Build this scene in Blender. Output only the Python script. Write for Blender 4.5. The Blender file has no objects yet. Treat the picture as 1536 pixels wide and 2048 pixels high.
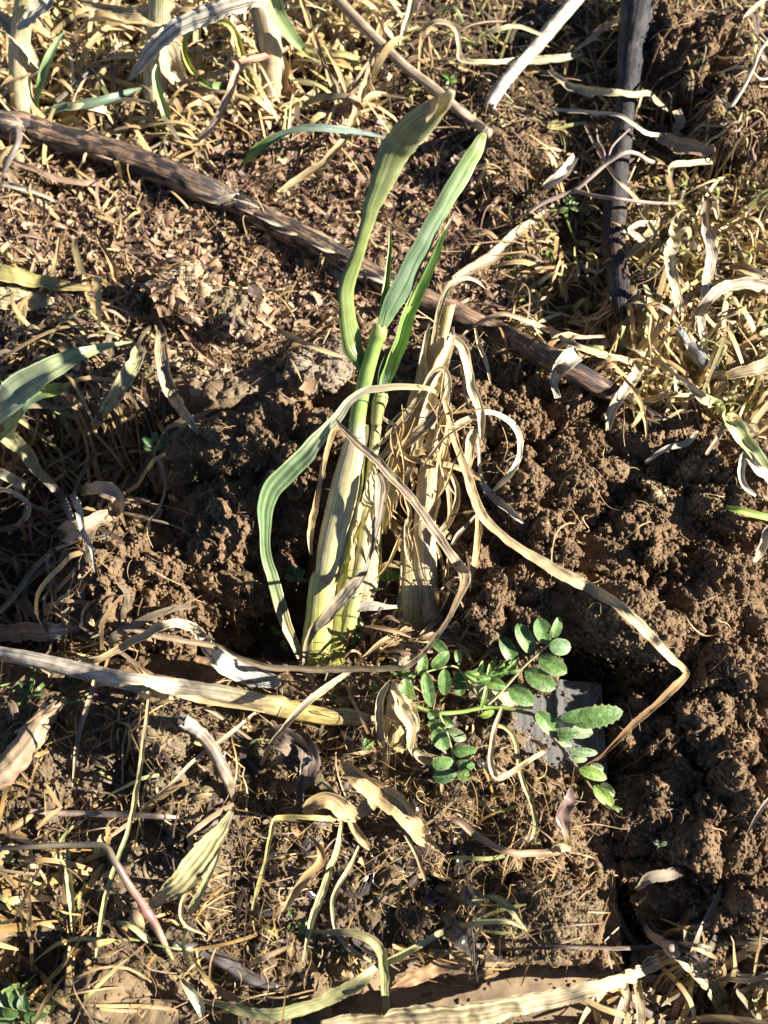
import bpy, math, random
import numpy as np
from mathutils import Vector

# ---------------------------------------------------------------- camera, sky, sun
scene = bpy.context.scene
col = scene.collection
PITCH, CAMZ, FPX = math.radians(70), 0.470, 2196.0
CAM = np.array([0.0, -CAMZ / math.tan(PITCH), CAMZ])
cam_data = bpy.data.cameras.new('camera')
cam_data.sensor_fit = 'VERTICAL'
cam_data.sensor_height = 24.0
cam_data.lens = 12.0 / (1024.0 / FPX)
cam_data.clip_start = 0.01
cam_data.clip_end = 50.0
cam_data.dof.use_dof = True
cam_data.dof.focus_distance = 0.46
cam_data.dof.aperture_fstop = 7.5
cam = bpy.data.objects.new('camera', cam_data)
cam.location = CAM
cam.rotation_euler = (math.radians(90) - PITCH, 0, 0)
col.objects.link(cam)
scene.camera = cam

SUN_EL, SUN_AZ = math.radians(30), math.radians(-6)      # azimuth measured from +X towards +Y
w = bpy.data.worlds.new('World'); scene.world = w; w.use_nodes = True
nt = w.node_tree
sky = nt.nodes.new('ShaderNodeTexSky'); sky.sky_type = 'NISHITA'; sky.sun_disc = False
sky.air_density = 0.4; sky.dust_density = 0.1; sky.sun_elevation = SUN_EL; sky.sun_rotation = math.pi / 2 - SUN_AZ
bg = nt.nodes['Background']; bg.inputs['Strength'].default_value = 0.05
nt.links.new(sky.outputs[0], bg.inputs[0])
sl = bpy.data.lights.new('sun', 'SUN'); sl.energy = 5.0; sl.angle = math.radians(0.5); sl.color = (1, 0.93, 0.82)
sun = bpy.data.objects.new('sun', sl); col.objects.link(sun)
sd = Vector((math.cos(SUN_EL) * math.cos(SUN_AZ), math.cos(SUN_EL) * math.sin(SUN_AZ), math.sin(SUN_EL)))
sun.rotation_euler = sd.to_track_quat('Z', 'Y').to_euler()
sun.location = (1, 0.5, 1)
scene.view_settings.view_transform = 'Standard'
scene.view_settings.look = 'None'
scene.view_settings.exposure = 1.72
scene.view_settings.gamma = 1.0

# ---------------------------------------------------------------- pixel <-> world
FWD = np.array([0, math.cos(PITCH), -math.sin(PITCH)]); UPV = np.array([0, math.sin(PITCH), math.cos(PITCH)])
def ray(px, py):
    px = np.asarray(px, float); py = np.asarray(py, float)
    d = ((px - 768) / FPX)[..., None] * np.array([1.0, 0, 0]) + ((1024 - py) / FPX)[..., None] * UPV + FWD
    return d
def at(px, py, z=0.0):
    d = ray(px, py)
    return CAM + d * ((z - CAM[2]) / d[..., 2])[..., None]
def topx(P):
    v = P - CAM
    dep = v @ FWD
    return 768 + FPX * v[..., 0] / dep, 1024 - FPX * (v @ UPV) / dep

# ---------------------------------------------------------------- noise
_r = np.random.RandomState(7)
_perm = np.concatenate([_r.permutation(256)] * 3)
_g = _r.normal(size=(256, 3)); _g /= np.linalg.norm(_g, axis=1)[:, None]
_jit = _r.rand(256, 3)
def _hash(i, j, k):
    return _perm[_perm[_perm[i & 255] + (j & 255)] + (k & 255)]
def perlin(p):
    i = np.floor(p).astype(np.int64); f = p - i
    u = f * f * f * (f * (f * 6 - 15) + 10)
    res = 0
    for a in (0, 1):
        wa = u[:, 0] if a else 1 - u[:, 0]
        for b in (0, 1):
            wb = u[:, 1] if b else 1 - u[:, 1]
            for c in (0, 1):
                wc = u[:, 2] if c else 1 - u[:, 2]
                g = _g[_hash(i[:, 0] + a, i[:, 1] + b, i[:, 2] + c)]
                res = res + wa * wb * wc * ((f[:, 0] - a) * g[:, 0] + (f[:, 1] - b) * g[:, 1] + (f[:, 2] - c) * g[:, 2])
    return res * 1.6
def fbm(p, octv=4, gain=0.5):
    r = 0; a = 1.0
    for o in range(octv):
        r = r + a * perlin(p * (2.03 ** o) + 17.3 * o); a *= gain
    return r
def worley(p):
    i = np.floor(p).astype(np.int64); best = np.full(len(p), 9.0)
    for a in (-1, 0, 1):
        for b in (-1, 0, 1):
            for c in (-1, 0, 1):
                q = i + np.array([a, b, c])
                h = _hash(q[:, 0], q[:, 1], q[:, 2])
                d = q + _jit[h] - p
                best = np.minimum(best, (d * d).sum(1))
    return np.sqrt(best)
def crumbs(p, s):
    """rounded lumps of size s metres, 0..1"""
    wz = p / s + 0.35 * np.stack([perlin(p / s * 1.3 + 5), perlin(p / s * 1.3 + 31), perlin(p / s * 1.3 + 57)], 1)
    d = worley(wz)
    return np.clip(1 - d * d * 1.6, 0, 1)
def sm(a, b, x):
    t = np.clip((x - a) / (b - a), 0, 1); return t * t * (3 - 2 * t)
def blob(px, py, cx, cy, rx, ry, p=2.0):
    d = np.sqrt(((px - cx) / rx) ** 2 + ((py - cy) / ry) ** 2)
    return 1 - sm(0.75, 1.15, d) if p > 3 else np.exp(-d ** 2)

# ---------------------------------------------------------------- materials
MATS = {}
def node_mat(name):
    m = bpy.data.materials.new(name); m.use_nodes = True
    n = m.node_tree.nodes; n.clear()
    MATS[name] = m
    return m, n, m.node_tree.links
def tissue(name, freq=900.0, stretch=0.02, lo=0.6, hi=1.15, rough=0.5, transl=0.25, bump=0.25, spots=0.15, spotcol=(0.2, 0.13, 0.07), spotamt=0.0, spotscale=160.0, spotthr=(.56, .62), spotmap=520):
    """plant tissue: vertex colour 'Col' with fibres running along the 'loc' z coordinate"""
    m, n, L = node_mat(name)
    out = n.new('ShaderNodeOutputMaterial'); bs = n.new('ShaderNodeBsdfPrincipled')
    ac = n.new('ShaderNodeAttribute'); ac.attribute_name = 'Col'
    al = n.new('ShaderNodeAttribute'); al.attribute_name = 'loc'
    mp = n.new('ShaderNodeMapping'); mp.inputs['Scale'].default_value = (freq, freq, freq * stretch)
    L.new(al.outputs['Vector'], mp.inputs['Vector'])
    ns = n.new('ShaderNodeTexNoise'); ns.inputs['Scale'].default_value = 1.0; ns.inputs['Detail'].default_value = 3
    L.new(mp.outputs[0], ns.inputs['Vector'])
    mr = n.new('ShaderNodeMapRange'); mr.inputs['From Min'].default_value = 0.33; mr.inputs['From Max'].default_value = 0.66
    mr.inputs['To Min'].default_value = lo; mr.inputs['To Max'].default_value = hi
    L.new(ns.outputs[0], mr.inputs['Value'])
    ns2 = n.new('ShaderNodeTexNoise'); ns2.inputs['Scale'].default_value = spotscale; ns2.inputs['Detail'].default_value = 4
    L.new(al.outputs['Vector'], ns2.inputs['Vector'])
    mr2 = n.new('ShaderNodeMapRange'); mr2.inputs['From Min'].default_value = 0.35; mr2.inputs['From Max'].default_value = 0.65
    mr2.inputs['To Min'].default_value = 1 - spots; mr2.inputs['To Max'].default_value = 1 + spots
    L.new(ns2.outputs[0], mr2.inputs['Value'])
    mu = n.new('ShaderNodeMath'); mu.operation = 'MULTIPLY'; L.new(mr.outputs[0], mu.inputs[0]); L.new(mr2.outputs[0], mu.inputs[1])
    mx = n.new('ShaderNodeVectorMath'); mx.operation = 'SCALE'; L.new(ac.outputs['Color'], mx.inputs[0]); L.new(mu.outputs[0], mx.inputs['Scale'])
    last = mx.outputs[0]
    if spotamt > 0:
        ns3 = n.new('ShaderNodeTexNoise'); ns3.inputs['Scale'].default_value = spotmap; ns3.inputs['Detail'].default_value = 3
        mp3 = n.new('ShaderNodeMapping'); mp3.inputs['Scale'].default_value = (1, 1, 0.35); L.new(al.outputs['Vector'], mp3.inputs['Vector']); L.new(mp3.outputs[0], ns3.inputs['Vector'])
        mr3 = n.new('ShaderNodeMapRange'); mr3.inputs['From Min'].default_value = spotthr[0]; mr3.inputs['From Max'].default_value = spotthr[1]; mr3.inputs['To Max'].default_value = spotamt
        L.new(ns3.outputs[0], mr3.inputs['Value'])
        mm = n.new('ShaderNodeMix'); mm.data_type = 'RGBA'; L.new(mr3.outputs[0], mm.inputs['Factor']); L.new(last, mm.inputs['A']); mm.inputs['B'].default_value = (*spotcol, 1)
        last = mm.outputs['Result']
    L.new(last, bs.inputs['Base Color'])
    bs.inputs['Roughness'].default_value = rough
    bp = n.new('ShaderNodeBump'); bp.inputs['Strength'].default_value = bump; bp.inputs['Distance'].default_value = 0.0004
    L.new(ns.outputs[0], bp.inputs['Height']); L.new(bp.outputs[0], bs.inputs['Normal'])
    if transl > 0:
        tr = n.new('ShaderNodeBsdfTranslucent'); L.new(last, tr.inputs['Color'])
        ms = n.new('ShaderNodeMixShader'); ms.inputs[0].default_value = transl
        L.new(bs.outputs[0], ms.inputs[1]); L.new(tr.outputs[0], ms.inputs[2]); L.new(ms.outputs[0], out.inputs['Surface'])
    else:
        L.new(bs.outputs[0], out.inputs['Surface'])
    return m
tissue('straw', 2400, 0.008, 0.58, 1.15, 0.6, 0.2, 0.8, 0.2, spotamt=.3, spotcol=(.3, .19, .09), spotmap=300, spotthr=(.58, .7))
tissue('straw_striped', 2000, 0.004, 0.28, 1.2, 0.6, 0.12, 0.9, 0.2)
tissue('green_leaf', 2000, 0.008, 0.62, 1.2, 0.4, 0.3, 0.35, 0.14)
tissue('sheath', 1700, 0.006, 0.62, 1.12, 0.42, 0.12, 0.35, 0.12, spotamt=0.25, spotcol=(0.4, 0.3, 0.12))
tissue('bark', 1700, 0.03, 0.15, 1.6, 0.75, 0.0, 1.0, 0.45, spotamt=0.95, spotcol=(0.018, 0.014, 0.015), spotscale=200, spotthr=(.46, .57), spotmap=260)
tissue('bark_clean', 1200, 0.03, 0.5, 1.15, 0.55, 0.0, 0.6, 0.25, spotamt=0.35, spotcol=(0.08, 0.05, 0.03), spotscale=200)
tissue('charred', 1500, 0.02, 0.2, 1.5, 0.75, 0.0, 0.8, 0.4, spotamt=0.25, spotcol=(0.12, 0.10, 0.09), spotscale=200)
tissue('litter', 900, 0.05, 0.65, 1.15, 0.55, 0.15, 0.2, 0.15)
tissue('wet_leaf', 700, 0.15, 0.5, 1.2, 0.22, 0.05, 0.6, 0.4)
tissue('vetch_leaf', 1500, 0.5, 0.72, 1.18, 0.45, 0.25, 0.5, 0.22, spotscale=420)

def soil_mat(name, usecol=False, base=(0.21, 0.145, 0.092), bump=1.0, wet=False):
    m, n, L = node_mat(name)
    out = n.new('ShaderNodeOutputMaterial'); bs = n.new('ShaderNodeBsdfPrincipled'); L.new(bs.outputs[0], out.inputs['Surface'])
    ac = n.new('ShaderNodeAttribute'); ac.attribute_name = 'Col'
    geo = n.new('ShaderNodeNewGeometry')
    ns = n.new('ShaderNodeTexNoise'); ns.inputs['Scale'].default_value = 90; ns.inputs['Detail'].default_value = 8; ns.inputs['Roughness'].default_value = 0.7
    L.new(geo.outputs['Position'], ns.inputs['Vector'])
    mr = n.new('ShaderNodeMapRange'); mr.inputs['From Min'].default_value = 0.3; mr.inputs['From Max'].default_value = 0.7; mr.inputs['To Min'].default_value = 0.68; mr.inputs['To Max'].default_value = 1.3
    L.new(ns.outputs[0], mr.inputs['Value'])
    mx = n.new('ShaderNodeVectorMath'); mx.operation = 'SCALE'; L.new(ac.outputs['Color'], mx.inputs[0]); L.new(mr.outputs[0], mx.inputs['Scale'])
    L.new(mx.outputs[0], bs.inputs['Base Color'])
    n2 = n.new('ShaderNodeTexNoise'); n2.inputs['Scale'].default_value = 900; n2.inputs['Detail'].default_value = 6; n2.inputs['Roughness'].default_value = 0.75
    L.new(geo.outputs['Position'], n2.inputs['Vector'])
    bp = n.new('ShaderNodeBump'); bp.inputs['Strength'].default_value = bump; bp.inputs['Distance'].default_value = 0.0009
    L.new(n2.outputs[0], bp.inputs['Height']); L.new(bp.outputs[0], bs.inputs['Normal'])
    bs.inputs['Roughness'].default_value = 0.95
    bs.inputs['Specular IOR Level'].default_value = 0.2
    if wet:
        aw = n.new('ShaderNodeAttribute'); aw.attribute_name = 'wet'
        n3 = n.new('ShaderNodeTexNoise'); n3.inputs['Scale'].default_value = 70; n3.inputs['Detail'].default_value = 4; L.new(geo.outputs['Position'], n3.inputs['Vector'])
        m3 = n.new('ShaderNodeMapRange'); m3.inputs['From Min'].default_value = 0.42; m3.inputs['From Max'].default_value = 0.58; L.new(n3.outputs[0], m3.inputs['Value'])
        mm = n.new('ShaderNodeMath'); mm.operation = 'MULTIPLY'; L.new(aw.outputs['Fac'], mm.inputs[0]); L.new(m3.outputs[0], mm.inputs[1])
        rr = n.new('ShaderNodeMapRange'); rr.inputs['To Min'].default_value = 0.95; rr.inputs['To Max'].default_value = 0.2; L.new(mm.outputs[0], rr.inputs['Value'])
        L.new(rr.outputs[0], bs.inputs['Roughness'])
        sr = n.new('ShaderNodeMapRange'); sr.inputs['To Min'].default_value = 0.2; sr.inputs['To Max'].default_value = 0.7; L.new(mm.outputs[0], sr.inputs['Value'])
        L.new(sr.outputs[0], bs.inputs['Specular IOR Level'])
    return m
soil_mat('soil'); soil_mat('soil_wet', wet=True)

def metal_mat():
    m, n, L = node_mat('blade_metal')
    out = n.new('ShaderNodeOutputMaterial'); bs = n.new('ShaderNodeBsdfPrincipled'); L.new(bs.outputs[0], out.inputs['Surface'])
    geo = n.new('ShaderNodeNewGeometry')
    mp = n.new('ShaderNodeMapping'); mp.inputs['Scale'].default_value = (700, 40, 300); mp.inputs['Rotation'].default_value = (0, 0, 0.12); L.new(geo.outputs['Position'], mp.inputs['Vector'])
    sc_ = n.new('ShaderNodeTexNoise'); sc_.inputs['Scale'].default_value = 1; sc_.inputs['Detail'].default_value = 4; L.new(mp.outputs[0], sc_.inputs['Vector'])
    n2 = n.new('ShaderNodeTexNoise'); n2.inputs['Scale'].default_value = 60; n2.inputs['Detail'].default_value = 6; L.new(geo.outputs['Position'], n2.inputs['Vector'])
    cr = n.new('ShaderNodeValToRGB'); cr.color_ramp.elements[0].position = 0.3; cr.color_ramp.elements[0].color = (0.11, 0.108, 0.105, 1); cr.color_ramp.elements[1].position = 0.75; cr.color_ramp.elements[1].color = (0.22, 0.215, 0.205, 1)
    L.new(sc_.outputs[0], cr.inputs[0])
    # mud smears: patches of dried mud on the steel, solid towards the lower part of the blade
    sx = n.new('ShaderNodeSeparateXYZ'); L.new(geo.outputs['Position'], sx.inputs[0])
    my = n.new('ShaderNodeMapRange'); my.inputs['From Min'].default_value = -0.11; my.inputs['From Max'].default_value = -0.14; my.inputs['To Min'].default_value = 0.02; my.inputs['To Max'].default_value = 0.42; L.new(sx.outputs['Y'], my.inputs['Value'])
    mxx = n.new('ShaderNodeMapRange'); mxx.inputs['From Min'].default_value = 0.098; mxx.inputs['From Max'].default_value = 0.090; mxx.inputs['To Min'].default_value = 0.0; mxx.inputs['To Max'].default_value = 1.0; L.new(sx.outputs['X'], mxx.inputs['Value'])
    mxy = n.new('ShaderNodeMath'); mxy.operation = 'MULTIPLY'; L.new(my.outputs[0], mxy.inputs[0]); L.new(mxx.outputs[0], mxy.inputs[1])
    n2.inputs['Roughness'].default_value = 0.7
    ad = n.new('ShaderNodeMath'); ad.operation = 'ADD'; L.new(n2.outputs[0], ad.inputs[0]); L.new(mxy.outputs[0], ad.inputs[1])
    th = n.new('ShaderNodeMapRange'); th.inputs['From Min'].default_value = 0.58; th.inputs['From Max'].default_value = 0.64; L.new(ad.outputs[0], th.inputs['Value'])
    mx = n.new('ShaderNodeMix'); mx.data_type = 'RGBA'; L.new(th.outputs[0], mx.inputs['Factor']); L.new(cr.outputs[0], mx.inputs['A'])
    mc = n.new('ShaderNodeValToRGB'); mc.color_ramp.elements[0].position = 0.35; mc.color_ramp.elements[0].color = (0.15, 0.105, 0.062, 1); mc.color_ramp.elements[1].position = 0.65; mc.color_ramp.elements[1].color = (0.30, 0.21, 0.12, 1)
    n4 = n.new('ShaderNodeTexNoise'); n4.inputs['Scale'].default_value = 150; n4.inputs['Detail'].default_value = 6; L.new(geo.outputs['Position'], n4.inputs['Vector']); L.new(n4.outputs[0], mc.inputs[0])
    L.new(mc.outputs[0], mx.inputs['B'])
    L.new(mx.outputs['Result'], bs.inputs['Base Color'])
    mt = n.new('ShaderNodeMapRange'); mt.inputs['To Min'].default_value = 0.15; mt.inputs['To Max'].default_value = 0.0; L.new(th.outputs[0], mt.inputs['Value']); L.new(mt.outputs[0], bs.inputs['Metallic'])
    ro = n.new('ShaderNodeMapRange'); ro.inputs['To Min'].default_value = 0.5; ro.inputs['To Max'].default_value = 0.75; L.new(th.outputs[0], ro.inputs['Value']); L.new(ro.outputs[0], bs.inputs['Roughness'])
    bp = n.new('ShaderNodeBump'); bp.inputs['Strength'].default_value = 0.7; bp.inputs['Distance'].default_value = 0.0008
    mb = n.new('ShaderNodeMath'); mb.operation = 'MULTIPLY_ADD'; L.new(th.outputs[0], mb.inputs[0]); L.new(n4.outputs[0], mb.inputs[1]); L.new(th.outputs[0], mb.inputs[2])
    L.new(mb.outputs[0], bp.inputs['Height']); L.new(bp.outputs[0], bs.inputs['Normal'])
metal_mat()

# ---------------------------------------------------------------- mesh helpers
def mesh_np(name, V, F, mat, C=None, LOC=None, smooth=True, parent=None, extra=None, origin=None):
    V = np.asarray(V, np.float32).reshape(-1, 3)
    if origin is None and parent is None:
        origin = np.array([V[:, 0].mean(), V[:, 1].mean(), V[:, 2].min()], np.float32)
    if parent is not None:
        origin = np.array(parent.location, np.float32) if origin is None else origin
    V = V - origin
    if isinstance(F, list):
        groups = [np.asarray(f, np.int32) for f in F if len(f)]
    else:
        groups = [np.asarray(F, np.int32)]
    me = bpy.data.meshes.new(name)
    me.vertices.add(len(V)); me.vertices.foreach_set('co', V.ravel())
    nl = sum(g.size for g in groups); nf = sum(len(g) for g in groups)
    me.loops.add(nl); me.polygons.add(nf)
    me.loops.foreach_set('vertex_index', np.concatenate([g.ravel() for g in groups]))
    starts = []; o = 0
    for g in groups:
        starts.append(o + np.arange(len(g), dtype=np.int32) * g.shape[1]); o += g.size
    me.polygons.foreach_set('loop_start', np.concatenate(starts).astype(np.int32))
    me.update(calc_edges=True)
    me.polygons.foreach_set('use_smooth', np.full(nf, smooth))
    if C is not None:
        C = np.asarray(C, np.float32)
        if C.ndim == 1: C = np.tile(C, (len(V), 1))
        a = me.attributes.new('Col', 'FLOAT_COLOR', 'POINT')
        a.data.foreach_set('color', np.concatenate([C[:, :3], np.ones((len(V), 1), np.float32)], 1).ravel())
    if LOC is not None:
        a = me.attributes.new('loc', 'FLOAT_VECTOR', 'POINT'); a.data.foreach_set('vector', np.asarray(LOC, np.float32).ravel())
    if extra:
        for k, v in extra.items():
            a = me.attributes.new(k, 'FLOAT', 'POINT'); a.data.foreach_set('value', np.asarray(v, np.float32))
    me.materials.append(MATS[mat]); me.validate()
    o = bpy.data.objects.new(name, me); col.objects.link(o)
    o.location = origin
    if parent is not None:
        o.parent = parent; o.location = origin - np.array(parent.location, np.float32)
    return o
def tag(o, label=None, cat=None, group=None, kind=None):
    if label: o['label'] = label
    if cat: o['category'] = cat
    if group: o['group'] = group
    if kind: o['kind'] = kind
    return o
def thing(name, loc, label, cat, group=None):
    e = bpy.data.objects.new(name, None); col.objects.link(e); e.location = loc; e.empty_display_size = 0.01
    return tag(e, label, cat, group)
class Bag:
    """collects vertices, faces, colours, fibre coordinates of one mesh"""
    def __init__(s): s.V = []; s.Q = []; s.T = []; s.C = []; s.L = []; s.n = 0
    def add(s, V, Q, C, L, T=None):
        s.V.append(V); s.C.append(C); s.L.append(L)
        if Q is not None and len(Q): s.Q.append(np.asarray(Q) + s.n)
        if T is not None and len(T): s.T.append(np.asarray(T) + s.n)
        s.n += len(V); return s
    def build(s, name, mat, parent=None, smooth=True, origin=None):
        F = []
        if s.Q: F.append(np.concatenate(s.Q))
        if s.T: F.append(np.concatenate(s.T))
        return mesh_np(name, np.concatenate(s.V), F, mat, np.concatenate(s.C), np.concatenate(s.L), smooth, parent, origin=origin)
_ico = {}
def ico(level):
    if level not in _ico:
        import bmesh
        bm = bmesh.new(); bmesh.ops.create_icosphere(bm, subdivisions=level, radius=1)
        _ico[level] = (np.array([v.co[:] for v in bm.verts]), np.array([[v.index for v in f.verts] for f in bm.faces])); bm.free()
    return _ico[level]

# ---------------------------------------------------------------- ground
CLODS = [  # name-label, px, py, rx, ry, height m, centre z, seed, level, angle
 ('big crumbly brown clod directly right of the dried stalks', 1035, 895, 190, 160, .026, .005, 3, 8, -.35),
 ('crumbly clod just above the long straw that bends right', 1085, 1060, 130, 95, .024, .004, 4, 7, -.3),
 ('broad crumbly clod with a pale patch, right of the dark crack', 1345, 985, 140, 110, .026, .008, 5, 8, -.3),
 ('smooth-faced brown clod between the dried stalks and the vetch', 1000, 1225, 85, 92, .020, .000, 6, 7, .2),
 ('crumbly clod right of the dark crack, above the long straw', 1340, 1150, 150, 90, .024, .004, 7, 7, -.2),
 ('lumpy clod crossed by the far end of the long bent straw', 1390, 1310, 150, 105, .024, .000, 8, 7, -.3),
 ('small crumbly clod above the uppermost vetch leaflets', 1130, 1210, 75, 70, .024, .002, 9, 7, .1),
 ('crumbly clod right of the spade corner, behind the kinked straw', 1230, 1290, 85, 50, .012, -.004, 10, 7, -.4),
 ('clod touching the right picture edge, level with the spade corner', 1480, 1440, 110, 100, .022, -.004, 11, 7, .3),
 ('crumbly clod beside the steel blade edge, under the kinked straw', 1345, 1480, 95, 90, .016, -.012, 12, 7, -.3),
 ('small loose clod just off the lower right blade edge', 1300, 1600, 70, 60, .014, -.012, 13, 7, .5),
 ('dark rough clod below the kinked straw, near the right edge', 1420, 1610, 120, 80, .022, -.002, 14, 7, .2),
 ('lowest crumbly clod in the dark hollow at the lower right', 1430, 1800, 100, 110, .020, -.004, 15, 7, .8),
 ('clod in the lower right corner beside the split straw', 1500, 1720, 80, 90, .020, -.002, 16, 7, .4),
 ('dark clod half in shade, leftmost near the curled green leaf', 450, 930, 125, 68, .034, -.022, 21, 8, .25),
 ('large shaded clod with sunlit crumbs left of the pale shoot', 335, 1170, 165, 100, .036, -.030, 22, 8, .3),
 ('shaded clod between the curled green leaf and the big shaded clod', 500, 1090, 120, 95, .034, -.028, 23, 7, .2),
 ('crumbly shaded clod behind the curled green leaf', 585, 930, 85, 100, .030, -.016, 24, 7, 0.),
 ('round pale dry clod resting on the brown leaf mulch', 377, 585, 44, 44, .0095, .0075, 31, 7, .2),
 ('greyish brown flat clod left of the green stems', 640, 742, 58, 42, .008, .004, 32, 7, .2),
 ('olive brown crumbly clod under the round pale clod', 462, 640, 44, 46, .007, .003, 33, 7, .2),
 ('wet glistening mud lump above the long thin straw, lower left', 345, 1478, 52, 36, .012, .012, 41, 7, .3),
 ('larger wet olive mud lump right of the thin upright olive stem', 385, 1585, 66, 58, .013, .012, 42, 7, -.3),
 ('low wet shiny mud lump above the smeared mud near the lower blade corner', 1085, 1835, 85, 50, .009, .011, 43, 7, .1),
 ('rough clod at the broken end of the charred stick', 1300, 640, 75, 55, .014, .002, 34, 7, .2),
 ('crumbly clod right of the charred stick near the top', 1385, 130, 90, 70, .012, .002, 35, 7, .2),
 ('crumbly clod at the right edge beside the curled brown leaf', 1490, 270, 70, 70, .012, .002, 36, 7, .2),
 ('crumbly clod under the tip of the pale broken stick', 1020, 330, 90, 60, .009, .002, 37, 7, .2),
]
# the spade lies under the lifted turf
Z_BL = 0.008
blade_px = [(960, 1345), (1203, 1367), (1216, 1560), (1234, 1800), (1262, 2110), (120, 2110), (150, 1440), (700, 1420), (930, 1400)]
blade_xy = at(np.array([p[0] for p in blade_px]), np.array([p[1] for p in blade_px]), Z_BL)

def gheight(X, Y):
    """height of the soil, and colour and wetness of it"""
    P0 = np.stack([X, Y, np.zeros_like(X)], 1)
    px, py = topx(P0)
    inside = (np.abs(X) < 0.3) & (Y > -0.26) & (Y < 0.42)
    h = 0.006 * perlin(P0 * 9 + 3) + 0.0035 * fbm(P0 * 28 + 9, 3)
    c1 = np.zeros(len(X)); c2 = np.zeros(len(X)); c3 = np.zeros(len(X)); f = np.zeros(len(X))
    Pi = P0[inside]
    c1[inside] = crumbs(Pi, .011); c2[inside] = crumbs(Pi + 3, .0045); c3[inside] = crumbs(Pi + 7, .0022)
    f[inside] = fbm(Pi * 300, 3)
    turf0 = sm(1390, 1480, py) * (1 - sm(1150, 1220, px))
    # dug hollow on the left, dip below the loose clods on the right, chasm along the blade
    dd = np.maximum(np.abs(px - 250 - 30 * perlin(P0 * 30)) / 375, np.abs(py - 1062 - 24 * perlin(P0 * 34 + 5)) / 245); h -= 0.036 * (1 - sm(.86, 1.06, dd))
    h += 0.006 * blob(px, py, 480, 780, 220, 50)
    h += 0.010 * turf0 * fbm(P0 * 42 + 2, 2)
    h -= 0.016 * blob(px, py, 1230, 1150, 420, 420, 4)
    h -= 0.016 * blob(px, py, 1380, 1750, 180, 420, 4)
    pe = px + 22 * perlin(P0 * 70 + 3) + 9 * perlin(P0 * 210); turf = sm(1330, 1420, py + 40 * perlin(P0 * 40)) * (1 - sm(1190, 1232, pe + 0.02 * (2048 - py) - 8)) 
    clear = np.maximum.reduce([blob(px, py, 1128, 1435, 112, 118, 4), blob(px, py, 1100, 1985, 190, 60, 4) * .9, blob(px, py, 820, 2010, 170, 40, 4) * .9, blob(px, py, 60, 1930, 130, 60, 4) * .9, blob(px, py, 1240, 2020, 40, 80, 4)])
    cl2 = np.clip(clear + 0.25 * f + .25 * (c1 - .5), 0, 1)
    h = h * (1 - turf * .3) + turf * (Z_BL + 0.007) 
    amp = 0.45 + 0.55 * turf + 0.6 * blob(px, py, 1100, 1500, 500, 500)
    flat = np.maximum.reduce([blob(px, py, 50, 1900, 130, 75, 4), blob(px, py, 930, 1985, 340, 75, 4), blob(px, py, 330, 1985, 160, 50, 4) * .6]) * sm(-.45, .1, perlin(P0 * 50 + 8))
    damp = turf * (1 - sm(850, 1050, px))
    h += amp * (1 - .85 * flat) * (0.0050 * c1 + 0.0024 * c2 * (1 - .4 * damp) + 0.0012 * c3 * (1 - .6 * damp) + 0.0006 * f) - 0.003 - .003 * flat
    h = h * (1 - turf * sm(.45, .6, cl2)) + turf * sm(.45, .6, cl2) * (Z_BL - 0.008)
    # colours
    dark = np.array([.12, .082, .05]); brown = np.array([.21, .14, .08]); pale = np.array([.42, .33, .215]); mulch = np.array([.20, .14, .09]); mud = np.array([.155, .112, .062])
    C = np.tile(brown, (len(X), 1))
    def mix(C, c, w): return C * (1 - w[:, None]) + c * w[:, None]
    C = mix(C, mulch, 1 - sm(750, 900, py))
    C = mix(C, pale, np.clip(blob(px, py, 520, 680, 260, 110) + 0.5 * blob(px, py, 650, 320, 250, 90), 0, 1) * sm(-.45, .2, perlin(P0 * 45)))
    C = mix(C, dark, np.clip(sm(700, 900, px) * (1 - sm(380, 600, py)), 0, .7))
    C = mix(C, dark * .55, 0.85 * blob(px, py, 120, 1060, 330, 260, 4))  # shade of the left hollow painted into its soil colour
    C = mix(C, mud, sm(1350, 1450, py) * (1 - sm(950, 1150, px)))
    C = mix(C, dark * .55, np.maximum.reduce([1 - sm(200, 300, py) , sm(950, 1100, px) * (1 - sm(760, 860, py)), blob(px, py, 120, 1060, 330, 260, 4), sm(1240, 1300, px) * sm(1850, 1950, py)]) * .85)  # soil under the litter painted darker, for black shade in the gaps
    C = mix(C, np.array([.30, .215, .125]), flat * .8)
    # wetness of the turf, strongest near the mud lumps
    wet = sm(1380, 1450, py) * (1 - sm(1150, 1250, px)) * (0.4 + 0.6 * np.clip(blob(px, py, 350, 1580, 220, 200) + blob(px, py, 1090, 1830, 120, 90) + blob(px, py, 200, 1750, 200, 150), 0, 1))
    return h, C, wet

def axis(lo, hi, step, far, ratio=1.35):
    a = list(np.arange(lo, hi, step)); s = step; x = a[-1]
    while x < far: s *= ratio; x += s; a.append(x)
    s = step; x = a[0]; pre = []
    while x > -far: s *= ratio; x -= s; pre.append(x)
    return np.array(pre[::-1] + a)
gx = axis(-.235, .235, .00058, 6.0); gy = axis(-.205, .36, .00058, 6.0)
GX, GY = np.meshgrid(gx, gy)
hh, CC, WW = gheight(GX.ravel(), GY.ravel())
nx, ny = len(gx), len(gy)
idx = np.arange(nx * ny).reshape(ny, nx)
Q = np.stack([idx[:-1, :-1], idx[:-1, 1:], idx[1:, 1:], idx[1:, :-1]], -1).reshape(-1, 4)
tag(mesh_np('ground', np.stack([GX.ravel(), GY.ravel(), hh], 1), Q, 'soil_wet', CC, None, True, None, {'wet': WW}, origin=np.zeros(3, np.float32)), kind='structure')

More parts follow.
